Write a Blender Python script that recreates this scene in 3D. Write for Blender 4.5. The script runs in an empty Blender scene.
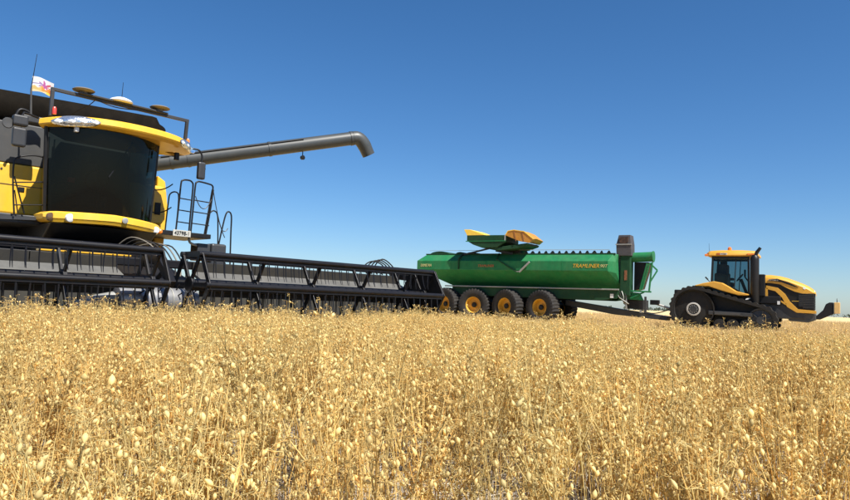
import bpy, bmesh, math, random
import numpy as np
from mathutils import Vector, Matrix

R = math.radians
scene = bpy.context.scene
COL = scene.collection

# ------------------------------------------------------------------ camera
cam_data = bpy.data.cameras.new('camera')
cam = bpy.data.objects.new('camera', cam_data)
COL.objects.link(cam)
cam_data.sensor_width = 36.0
cam_data.lens = 36.0 * 707.0 / 850.0
cam_data.clip_start = 0.05
cam_data.clip_end = 6000.0
cam.location = (0, 0, 0.85)
cam.rotation_euler = (Matrix.Rotation(R(90 + 4.2), 3, 'X') @ Matrix.Rotation(R(2.1), 3, 'Z')).to_euler()
scene.camera = cam

# ------------------------------------------------------------------ sky and sun
SUN = Vector((0.487, -0.549, 1.0)).normalized()
world = bpy.data.worlds.new('World')
scene.world = world
world.use_nodes = True
wn = world.node_tree.nodes
wl = world.node_tree.links
for n in list(wn):
    wn.remove(n)
sky = wn.new('ShaderNodeTexSky')
sky.sky_type = 'NISHITA'
sky.sun_disc = False
sky.sun_elevation = math.asin(SUN.z)
sky.sun_rotation = math.atan2(SUN.x, SUN.y)
sky.altitude = 200.0
sky.air_density = 0.85
sky.dust_density = 0.6
sky.ozone_density = 5.5
bg = wn.new('ShaderNodeBackground')
bg.inputs['Strength'].default_value = 0.078
wo = wn.new('ShaderNodeOutputWorld')
tone = wn.new('ShaderNodeHueSaturation')          # the phone's vivid blue, over the whole sky alike
tone.inputs['Saturation'].default_value = 1.20
wl.new(sky.outputs[0], tone.inputs['Color'])
wl.new(tone.outputs[0], bg.inputs['Color'])
wl.new(bg.outputs[0], wo.inputs['Surface'])

sun_data = bpy.data.lights.new('sun', 'SUN')
sun_data.energy = 5.0
sun_data.angle = R(0.53)
sun_data.color = (1.0, 0.955, 0.88)
sun = bpy.data.objects.new('sun', sun_data)
COL.objects.link(sun)
sun.rotation_euler = SUN.to_track_quat('Z', 'Y').to_euler()
sun.location = SUN * 60

scene.view_settings.view_transform = 'Standard'
scene.view_settings.look = 'None'
scene.view_settings.exposure = 0.80
scene.view_settings.gamma = 1.0
scene.view_settings.use_curve_mapping = False
scene.render.engine = 'CYCLES'
scene.cycles.use_denoising = True
scene.cycles.max_bounces = 8
scene.cycles.transparent_max_bounces = 12
scene.cycles.caustics_reflective = False
scene.cycles.caustics_refractive = False

# ------------------------------------------------------------------ materials
MATS = {}


def mat(name, col, rough=0.5, metal=0.0, var=0.15, scale=6.0, dust=0.0, bump=0.0, bscale=60.0, spec=0.5, coat=0.0, dustcol=(0.42, 0.33, 0.2), tint=False, randinst=0.0, transl=0.0, patch=0.0, streak=0.0):
    m = bpy.data.materials.new(name)
    m.use_nodes = True
    nt = m.node_tree
    N, L = nt.nodes, nt.links
    bs = N['Principled BSDF']
    out = N['Material Output']
    tc = N.new('ShaderNodeTexCoord')
    no = N.new('ShaderNodeTexNoise')
    no.inputs['Scale'].default_value = scale
    no.inputs['Detail'].default_value = 6.0
    no.inputs['Roughness'].default_value = 0.65
    L.new(tc.outputs['Object'], no.inputs['Vector'])
    ramp = N.new('ShaderNodeValToRGB')
    lo = tuple(max(0.0, c * (1 - var)) for c in col)
    hi = tuple(min(1.0, c * (1 + var)) for c in col)
    ramp.color_ramp.elements[0].position = 0.3
    ramp.color_ramp.elements[1].position = 0.7
    ramp.color_ramp.elements[0].color = (*lo, 1)
    ramp.color_ramp.elements[1].color = (*hi, 1)
    L.new(no.outputs['Fac'], ramp.inputs['Fac'])
    c = ramp.outputs['Color']
    vec = tc.outputs['Object']
    if streak:
        mp = N.new('ShaderNodeMapping')
        mp.inputs['Scale'].default_value = (1.6, 1.6, streak)
        L.new(vec, mp.inputs['Vector'])
        vec = mp.outputs['Vector']
    if dust > 0:
        n2 = N.new('ShaderNodeTexNoise')
        n2.inputs['Scale'].default_value = scale * 0.45
        n2.inputs['Detail'].default_value = 9.0
        n2.inputs['Roughness'].default_value = 0.72
        L.new(vec, n2.inputs['Vector'])
        mr = N.new('ShaderNodeMapRange')
        mr.inputs['From Min'].default_value = 0.40
        mr.inputs['From Max'].default_value = 0.72
        mr.inputs['To Min'].default_value = dust * 0.25
        mr.inputs['To Max'].default_value = dust
        L.new(n2.outputs['Fac'], mr.inputs['Value'])
        mx = N.new('ShaderNodeMix')
        mx.data_type = 'RGBA'
        L.new(mr.outputs['Result'], mx.inputs['Factor'])
        L.new(c, mx.inputs['A'])
        mx.inputs['B'].default_value = (*dustcol, 1)
        c = mx.outputs['Result']
        ra = N.new('ShaderNodeMapRange')
        ra.inputs['To Min'].default_value = rough
        ra.inputs['To Max'].default_value = min(1.0, rough + 0.5)
        L.new(mr.outputs['Result'], ra.inputs['Value'])
        L.new(ra.outputs['Result'], bs.inputs['Roughness'])
    else:
        bs.inputs['Roughness'].default_value = rough
    if tint:
        at = N.new('ShaderNodeAttribute')
        at.attribute_name = 'tint'
        mx2 = N.new('ShaderNodeMix')
        mx2.data_type = 'RGBA'
        mx2.blend_type = 'MULTIPLY'
        mx2.inputs['Factor'].default_value = 1.0
        L.new(c, mx2.inputs['A'])
        L.new(at.outputs['Color'], mx2.inputs['B'])
        c = mx2.outputs['Result']
    if randinst > 0:
        oi = N.new('ShaderNodeObjectInfo')
        mr2 = N.new('ShaderNodeMapRange')
        mr2.inputs['To Min'].default_value = 1 - randinst
        mr2.inputs['To Max'].default_value = 1 + randinst
        L.new(oi.outputs['Random'], mr2.inputs['Value'])
        hs = N.new('ShaderNodeHueSaturation')
        L.new(mr2.outputs['Result'], hs.inputs['Value'])
        L.new(c, hs.inputs['Color'])
        c = hs.outputs['Color']
    if patch > 0:
        # plants ripened unevenly: broad patches of browner straw over the field
        oi2 = N.new('ShaderNodeObjectInfo')
        n5 = N.new('ShaderNodeTexNoise')
        n5.inputs['Scale'].default_value = 1.1
        n5.inputs['Detail'].default_value = 3.0
        L.new(oi2.outputs['Location'], n5.inputs['Vector'])
        m5 = N.new('ShaderNodeMapRange')
        m5.inputs['From Min'].default_value = 0.46
        m5.inputs['From Max'].default_value = 0.66
        m5.inputs['To Max'].default_value = patch
        L.new(n5.outputs['Fac'], m5.inputs['Value'])
        x5 = N.new('ShaderNodeMix')
        x5.data_type = 'RGBA'
        x5.blend_type = 'MULTIPLY'
        L.new(m5.outputs['Result'], x5.inputs['Factor'])
        L.new(c, x5.inputs['A'])
        x5.inputs['B'].default_value = (0.86, 0.70, 0.47, 1)
        c = x5.outputs['Result']
    L.new(c, bs.inputs['Base Color'])
    bs.inputs['Metallic'].default_value = metal
    bs.inputs['Specular IOR Level'].default_value = spec
    if coat:
        bs.inputs['Coat Weight'].default_value = coat
        bs.inputs['Coat Roughness'].default_value = 0.15
    if bump > 0:
        n3 = N.new('ShaderNodeTexNoise')
        n3.inputs['Scale'].default_value = bscale
        n3.inputs['Detail'].default_value = 4.0
        L.new(tc.outputs['Object'], n3.inputs['Vector'])
        bp = N.new('ShaderNodeBump')
        bp.inputs['Strength'].default_value = bump
        bp.inputs['Distance'].default_value = 0.02
        L.new(n3.outputs['Fac'], bp.inputs['Height'])
        L.new(bp.outputs['Normal'], bs.inputs['Normal'])
    if transl > 0:
        tr = N.new('ShaderNodeBsdfTranslucent')
        L.new(c, tr.inputs['Color'])
        ms = N.new('ShaderNodeMixShader')
        ms.inputs['Fac'].default_value = transl
        L.new(bs.outputs[0], ms.inputs[1])
        L.new(tr.outputs[0], ms.inputs[2])
        L.new(ms.outputs[0], out.inputs['Surface'])
    MATS[name] = m
    return m


def glass(name, tintc, refl=0.08):
    m = bpy.data.materials.new(name)
    m.use_nodes = True
    nt = m.node_tree
    N, L = nt.nodes, nt.links
    N.remove(N['Principled BSDF'])
    out = N['Material Output']
    tr = N.new('ShaderNodeBsdfTransparent')
    tr.inputs['Color'].default_value = (*tintc, 1)
    gl = N.new('ShaderNodeBsdfGlossy')
    gl.inputs['Roughness'].default_value = 0.03
    gl.inputs['Color'].default_value = (0.85, 0.9, 0.9, 1)
    df = N.new('ShaderNodeBsdfDiffuse')
    df.inputs['Color'].default_value = (0.3, 0.26, 0.18, 1)
    fr = N.new('ShaderNodeFresnel')
    fr.inputs['IOR'].default_value = 1.28
    m1 = N.new('ShaderNodeMixShader')
    m1.inputs['Fac'].default_value = 0.006          # film of dust on the pane
    L.new(tr.outputs[0], m1.inputs[1])
    L.new(df.outputs[0], m1.inputs[2])
    m2 = N.new('ShaderNodeMixShader')
    L.new(fr.outputs[0], m2.inputs['Fac'])
    L.new(m1.outputs[0], m2.inputs[1])
    L.new(gl.outputs[0], m2.inputs[2])
    L.new(m2.outputs[0], out.inputs['Surface'])
    MATS[name] = m
    return m


mat('yellow', (0.78, 0.43, 0.012), 0.34, var=0.07, dust=0.22, coat=0.2, scale=5, streak=0.4)
mat('tractor_yellow', (0.60, 0.30, 0.022), 0.4, var=0.08, dust=0.16, scale=3)
mat('rim_yellow', (0.62, 0.32, 0.012), 0.5, var=0.1, dust=0.25)
mat('hood_orange', (0.46, 0.19, 0.012), 0.5, var=0.15, dust=0.15)
mat('flap_yellow', (0.85, 0.55, 0.06), 0.55, var=0.06, dust=0.1)
mat('weight_tan', (0.62, 0.40, 0.14), 0.6, var=0.1, dust=0.3)
mat('green', (0.006, 0.150, 0.052), 0.5, var=0.15, dust=0.08, spec=0.2, scale=4.0, streak=0.25)
mat('dark_green', (0.005, 0.045, 0.018), 0.6, spec=0.2, var=0.2, dust=0.05, scale=2)
mat('black', (0.007, 0.007, 0.008), 0.45, var=0.3, dust=0.015, spec=0.3)
mat('reel_black', (0.006, 0.006, 0.008), 0.4, var=0.3, dust=0.012, scale=9, spec=0.35)
mat('rubber', (0.014, 0.014, 0.016), 0.8, var=0.25, dust=0.06, bump=0.2, spec=0.3)
mat('track_rubber', (0.009, 0.009, 0.010), 0.7, var=0.3, dust=0.035, bump=0.2, spec=0.3)
mat('tank_cover', (0.004, 0.003, 0.002), 0.8, var=0.5, dust=0.015, spec=0.08, scale=4, bump=0.15, bscale=14)
mat('grey', (0.045, 0.046, 0.047), 0.5, var=0.12, dust=0.04)
mat('dark_grey', (0.024, 0.026, 0.030), 0.45, var=0.15, dust=0.04)
mat('sheet_grey', (0.042, 0.042, 0.039), 0.6, spec=0.2, var=0.2, dust=0.05, scale=4)
mat('ledge_grey', (0.105, 0.105, 0.10), 0.6, spec=0.25, var=0.2, dust=0.06, scale=4)
mat('panel_grey', (0.018, 0.018, 0.017), 0.6, spec=0.2, var=0.2, dust=0.05, scale=4)
mat('lamp_silver', (0.75, 0.77, 0.78), 0.14, metal=0.9, var=0.25, scale=30, bump=0.5, bscale=22)
mat('pale_grey', (0.42, 0.41, 0.39), 0.55, var=0.1, dust=0.25, scale=4)
mat('steel', (0.30, 0.31, 0.33), 0.36, metal=0.5, var=0.15, dust=0.12)
mat('galv', (0.30, 0.31, 0.30), 0.5, metal=0.4, var=0.15, dust=0.2)
mat('auger_grey', (0.040, 0.047, 0.050), 0.42, var=0.12, dust=0.06, scale=3)
mat('spout_grey', (0.045, 0.042, 0.048), 0.6, var=0.25, dust=0.05)
mat('spout_rust', (0.05, 0.025, 0.016), 0.85, var=0.6, scale=9)
mat('rust', (0.20, 0.075, 0.03), 0.8, var=0.4, scale=12)
mat('plate_white', (0.42, 0.42, 0.38), 0.5, var=0.1, dust=0.15)
mat('white', (0.70, 0.69, 0.66), 0.45, var=0.05, dust=0.1)
mat('lamp_white', (0.80, 0.82, 0.82), 0.12, var=0.03, coat=0.6)
mat('chrome', (0.85, 0.86, 0.88), 0.1, metal=1.0, var=0.05)
mat('lamp_dark', (0.10, 0.06, 0.03), 0.25, var=0.2, coat=0.5)
mat('amber', (0.75, 0.20, 0.02), 0.25, var=0.1, coat=0.4)
mat('red', (0.55, 0.05, 0.03), 0.3, var=0.1, coat=0.3)
mat('interior', (0.035, 0.037, 0.035), 0.8, var=0.2)
mat('seat_cloth', (0.07, 0.075, 0.085), 0.9, var=0.2)
mat('decal_gold', (0.62, 0.36, 0.03), 0.5, var=0.06)
mat('decal_pale', (0.55, 0.50, 0.22), 0.5, var=0.06)
mat('decal_red', (0.42, 0.10, 0.03), 0.5, var=0.06)
mat('dome_tan', (0.17, 0.145, 0.11), 0.6, var=0.15)
glass('cab_glass', (0.15, 0.19, 0.17))
glass('tractor_glass', (0.34, 0.46, 0.50))


# ------------------------------------------------------------------ mesh helpers
def basis(d):
    d = Vector(d).normalized()
    a = Vector((0, 0, 1)) if abs(d.z) < 0.95 else Vector((1, 0, 0))
    u = d.cross(a).normalized()
    return d, u, u.cross(d).normalized()


class MB:
    def __init__(s):
        s.v = []
        s.f = []

    def add(s, vs, fs, M=None):
        o = len(s.v)
        s.v += [tuple(M @ Vector(p)) if M is not None else tuple(p) for p in vs]
        s.f += [tuple(i + o for i in q) for q in fs]
        return s

    def box(s, x0, x1, y0, y1, z0, z1, M=None):
        return s.add([(x, y, z) for x in (x0, x1) for y in (y0, y1) for z in (z0, z1)],
                     [(0, 1, 3, 2), (4, 6, 7, 5), (0, 4, 5, 1), (2, 3, 7, 6), (0, 2, 6, 4), (1, 5, 7, 3)], M)

    def bar(s, p, q, w, h=None, up=(0, 0, 1)):
        p, q = Vector(p), Vector(q)
        h = w if h is None else h
        d = (q - p).normalized()
        a = Vector(up)
        if abs(d.dot(a)) > 0.97:
            a = Vector((1, 0, 0))
        u = d.cross(a).normalized() * (w / 2)
        k = u.cross(d).normalized() * (h / 2)
        vs = [c + e * u + g * k for c in (p, q) for e, g in ((-1, -1), (1, -1), (1, 1), (-1, 1))]
        return s.add(vs, [(3, 2, 1, 0), (4, 5, 6, 7), (0, 1, 5, 4), (1, 2, 6, 5), (2, 3, 7, 6), (3, 0, 4, 7)])

    def path(s, pts, r, n=8, closed=False):
        pts = [Vector(p) for p in pts]
        m = len(pts)
        rr = r if isinstance(r, (list, tuple)) else [r] * m
        vs = []
        prev = None
        for i, p in enumerate(pts):
            if closed:
                d = pts[(i + 1) % m] - pts[i - 1]
            else:
                d = pts[min(i + 1, m - 1)] - pts[max(i - 1, 0)]
            d.normalize()
            if prev is None:
                _, u, w = basis(d)
            else:
                u = (prev - d * prev.dot(d)).normalized()
                w = u.cross(d).normalized()
            prev = u
            for k in range(n):
                a = 2 * math.pi * k / n
                vs.append(p + (u * math.cos(a) + w * math.sin(a)) * rr[i])
        fs = []
        for i in range(m if closed else m - 1):
            j = (i + 1) % m
            for k in range(n):
                l = (k + 1) % n
                fs.append((i * n + k, i * n + l, j * n + l, j * n + k))
        if not closed:
            fs.append(tuple(range(n)))
            fs.append(tuple((m - 1) * n + k for k in reversed(range(n))))
        return s.add(vs, fs)

    def tube(s, p, q, r, r2=None, n=12):
        return s.path([p, q], [r, r if r2 is None else r2], n)

    def prism(s, poly, axis, a, b):
        m = len(poly)
        def P(u, w, t):
            return {'y': (u, t, w), 'x': (t, u, w), 'z': (u, w, t)}[axis]
        vs = [P(u, w, t) for t in (a, b) for u, w in poly]
        fs = [tuple(range(m)), tuple(range(2 * m - 1, m - 1, -1))]
        fs += [(i, i + m, (i + 1) % m + m, (i + 1) % m) for i in range(m)]
        return s.add(vs, fs)

    def loft(s, rings, caps=True, closed=True):
        n = len(rings[0])
        vs = [p for r in rings for p in r]
        fs = []
        for i in range(len(rings) - 1):
            for k in range(n if closed else n - 1):
                l = (k + 1) % n
                fs.append((i * n + k, i * n + l, (i + 1) * n + l, (i + 1) * n + k))
        if caps:
            fs.append(tuple(reversed(range(n))))
            fs.append(tuple((len(rings) - 1) * n + k for k in range(n)))
        return s.add(vs, fs)

    def lathe(s, prof, c, axis='y', n=24, M=None, mod=None, caps=True):
        """prof: list of (radius, height along axis)"""
        rings = []
        for j, (r, h) in enumerate(prof):
            ring = []
            for k in range(n):
                a = 2 * math.pi * k / n
                q = r if mod is None else mod(j, k, r)
                x, y = q * math.cos(a), q * math.sin(a)
                p = {'y': (x, h, y), 'z': (x, y, h), 'x': (h, x, y)}[axis]
                p = Vector(p)
                if M is not None:
                    p = M @ p
                ring.append(tuple(p + Vector(c)))
            rings.append(ring)
        return s.loft(rings, caps=caps)

    def build(s, name, material, parent=None, smooth=None, bevel=0.0, solid=0.0):
        org = Vector(ORG.get(root_name(parent), (0, 0, 0))) if parent else Vector((0, 0, 0))
        me = bpy.data.meshes.new(name)
        me.from_pydata([tuple(Vector(p) - org) for p in s.v], [], s.f)
        bm = bmesh.new()
        bm.from_mesh(me)
        bmesh.ops.recalc_face_normals(bm, faces=bm.faces)
        bm.to_mesh(me)
        bm.free()
        if isinstance(material, (list, tuple)):
            for q in material:
                me.materials.append(MATS[q])
        else:
            me.materials.append(MATS[material])
        if smooth:
            me.polygons.foreach_set('use_smooth', [True] * len(me.polygons))
            me.set_sharp_from_angle(angle=R(smooth))
        o = bpy.data.objects.new(name, me)
        COL.objects.link(o)
        if parent:
            o.parent = parent
        if solid:
            md = o.modifiers.new('solid', 'SOLIDIFY')
            md.thickness = solid
            md.offset = 0
        if bevel:
            md = o.modifiers.new('bevel', 'BEVEL')
            md.width = bevel
            md.segments = 2
            md.limit_method = 'ANGLE'
            md.angle_limit = R(35)
        return o


ORG = {}


def root_name(o):
    while o.parent:
        o = o.parent
    return o.name


def tag(o, label=None, cat=None, group=None, kind=None):
    if label: o['label'] = label
    if cat: o['category'] = cat
    if group: o['group'] = group
    if kind: o['kind'] = kind
    return o


def thing(name, frame, base, label, cat):
    """Empty at the thing's base; part coordinates are written in the machine's own frame
    (x forward, y to its left, z up) whose origin is frame = (X, Y, angle)."""
    o = bpy.data.objects.new(name, None)
    COL.objects.link(o)
    a = R(frame[2])
    b = Vector(base)
    o.location = (frame[0] + b.x * math.cos(a) - b.y * math.sin(a), frame[1] + b.x * math.sin(a) + b.y * math.cos(a), b.z)
    o.rotation_euler = (0, 0, a)
    o.empty_display_size = 0.3
    ORG[o.name] = tuple(b)
    return tag(o, label, cat)


def text(name, s, size, M, material, parent, shear=0.0, extrude=0.004, width=None):
    cu = bpy.data.curves.new(name, 'FONT')
    cu.body = s
    cu.size = size
    cu.shear = shear
    cu.extrude = extrude
    cu.align_x = 'CENTER'
    cu.align_y = 'CENTER'
    tmp = bpy.data.objects.new('tmp_text', cu)
    me = bpy.data.meshes.new_from_object(tmp)
    bpy.data.objects.remove(tmp)
    vs = np.array([v.co[:] for v in me.vertices])
    if width:
        k = width / (vs[:, 0].max() - vs[:, 0].min())
        vs[:, 0] *= k
    org = Vector(ORG.get(root_name(parent), (0, 0, 0)))
    for v, p in zip(me.vertices, vs):
        v.co = (M @ Vector(p)) - org
    me.materials.clear()
    me.materials.append(MATS[material])
    me.name = name
    o = bpy.data.objects.new(name, me)
    COL.objects.link(o)
    o.parent = parent
    return o


def copy_part(o, parent, loc):
    c = o.copy()
    COL.objects.link(c)
    c.parent = parent
    c.location = loc
    return c


def wheel(parent, c, r, w, rim_r, rim_mat, steer=0.0, side=-1, lugs=36, hub=0.12, face=0.06, name='wheel'):
    """axle along y; side=-1: outer face looks towards -y"""
    M = Matrix.Rotation(R(steer), 3, 'Z')
    h = w / 2
    t = MB()
    prof = [(rim_r, -h * 0.80), (rim_r * 1.06, -h * 0.92), ((r + rim_r) / 2, -h), (r * 0.93, -h * 0.96), (r * 0.985, -h * 0.86), (r, -h * 0.6),
            (r * 1.005, 0), (r, h * 0.6), (r * 0.985, h * 0.86), (r * 0.93, h * 0.96), ((r + rim_r) / 2, h), (rim_r * 1.06, h * 0.92), (rim_r, h * 0.80)]
    def mod(j, k, q):
        if 4 <= j <= 8:
            ph = (k + (1 if j in (4, 8) else 0)) % 4
            return q - (0.045 * r / 0.85 if ph in (2, 3) else 0.0)
        return q
    t.lathe(prof, c, 'y', lugs * 4, M, mod, caps=False)
    g = MB()
    y = side
    g.lathe([(rim_r * 1.0, y * h * 0.86), (rim_r * 0.97, y * h * 0.88), (rim_r * 0.93, y * h * 0.80), (rim_r * 0.90, y * (h * 0.80 - 0.12)), (rim_r * 0.84, y * face),
             (rim_r * 0.42, y * (face + 0.01)), (rim_r * 0.38, y * (face + 0.06)), (0.02, y * (face + 0.06))], c, 'y', 32, M, caps=False)
    wh = g.build(name, rim_mat, parent, smooth=35)
    t.build('tyre', 'rubber', wh, smooth=50)
    k = MB()
    k.lathe([(hub, y * (face + 0.055)), (hub, y * (face + 0.12)), (hub * 0.7, y * (face + 0.16)), (0.01, y * (face + 0.16))], c, 'y', 16, M)
    k.build('hub', 'black', wh, smooth=35)
    return wh

# ================================================================== the setting
def ground_material():
    m = bpy.data.materials.new('soil')
    m.use_nodes = True
    nt = m.node_tree
    N, L = nt.nodes, nt.links
    bs = N['Principled BSDF']
    bs.inputs['Roughness'].default_value = 0.95
    bs.inputs['Specular IOR Level'].default_value = 0.1
    tc = N.new('ShaderNodeTexCoord')
    n1 = N.new('ShaderNodeTexNoise'); n1.inputs['Scale'].default_value = 9.0; n1.inputs['Detail'].default_value = 10; n1.inputs['Roughness'].default_value = 0.75
    L.new(tc.outputs['Object'], n1.inputs['Vector'])
    r1 = N.new('ShaderNodeValToRGB')
    r1.color_ramp.elements[0].position = 0.3; r1.color_ramp.elements[0].color = (0.15, 0.13, 0.11, 1)
    r1.color_ramp.elements[1].position = 0.75; r1.color_ramp.elements[1].color = (0.38, 0.34, 0.29, 1)
    L.new(n1.outputs['Fac'], r1.inputs['Fac'])
    # straw lying all over, growing denser beyond the header where the field is already cut
    n2 = N.new('ShaderNodeTexNoise'); n2.inputs['Scale'].default_value = 0.22; n2.inputs['Detail'].default_value = 8; n2.inputs['Roughness'].default_value = 0.7
    L.new(tc.outputs['Object'], n2.inputs['Vector'])
    r2 = N.new('ShaderNodeValToRGB')
    r2.color_ramp.elements[0].position = 0.3; r2.color_ramp.elements[0].color = (0.52, 0.385, 0.18, 1)
    r2.color_ramp.elements[1].position = 0.7; r2.color_ramp.elements[1].color = (0.68, 0.53, 0.28, 1)
    L.new(n2.outputs['Fac'], r2.inputs['Fac'])
    sp = N.new('ShaderNodeSeparateXYZ'); L.new(tc.outputs['Object'], sp.inputs[0])
    mr = N.new('ShaderNodeMapRange')
    mr.inputs['From Min'].default_value = 9.0; mr.inputs['From Max'].default_value = 16.0
    mr.inputs['To Min'].default_value = 0.12; mr.inputs['To Max'].default_value = 0.92
    L.new(sp.outputs['Y'], mr.inputs['Value'])
    n3 = N.new('ShaderNodeTexNoise'); n3.inputs['Scale'].default_value = 35.0; n3.inputs['Detail'].default_value = 4
    L.new(tc.outputs['Object'], n3.inputs['Vector'])
    ad = N.new('ShaderNodeMath'); ad.operation = 'MULTIPLY_ADD'; ad.inputs[1].default_value = 0.8; ad.inputs[2].default_value = -0.4
    L.new(n3.outputs['Fac'], ad.inputs[0])
    a2 = N.new('ShaderNodeMath'); a2.operation = 'ADD'; a2.use_clamp = True
    L.new(ad.outputs[0], a2.inputs[0]); L.new(mr.outputs['Result'], a2.inputs[1])
    mx = N.new('ShaderNodeMix'); mx.data_type = 'RGBA'
    L.new(a2.outputs[0], mx.inputs['Factor']); L.new(r1.outputs['Color'], mx.inputs['A']); L.new(r2.outputs['Color'], mx.inputs['B'])
    L.new(mx.outputs['Result'], bs.inputs['Base Color'])
    bp = N.new('ShaderNodeBump'); bp.inputs['Strength'].default_value = 0.6; bp.inputs['Distance'].default_value = 0.03
    L.new(n1.outputs['Fac'], bp.inputs['Height']); L.new(bp.outputs['Normal'], bs.inputs['Normal'])
    MATS['soil'] = m


ground_material()
rng = np.random.default_rng(7)


def make_ground():
    # one sheet: fine and bumpy near the camera, coarse out to the horizon
    xs = np.unique(np.concatenate([np.linspace(-10, 10, 81), np.linspace(-60, 60, 25), np.linspace(-4000, 4000, 9)]))
    ys = np.unique(np.concatenate([np.linspace(-4, 14, 73), np.linspace(-40, 90, 27), np.linspace(-4000, 4000, 9)]))
    X, Y = np.meshgrid(xs, ys, indexing='ij')
    Z = rng.normal(0, 0.012, X.shape) * ((abs(X) < 10) & (Y > -4) & (Y < 14))
    v = np.stack([X, Y, Z], -1).reshape(-1, 3)
    ny = len(ys)
    f = [(i * ny + j, (i + 1) * ny + j, (i + 1) * ny + j + 1, i * ny + j + 1) for i in range(len(xs) - 1) for j in range(ny - 1)]
    me = bpy.data.meshes.new('ground')
    me.from_pydata(v.tolist(), [], f)
    me.polygons.foreach_set('use_smooth', [True] * len(me.polygons))
    me.materials.append(MATS['soil'])
    o = bpy.data.objects.new('ground', me)
    COL.objects.link(o)
    tag(o, kind='structure')


make_ground()
HEADER = (-3.383, 10.0, -44.0)

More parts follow.
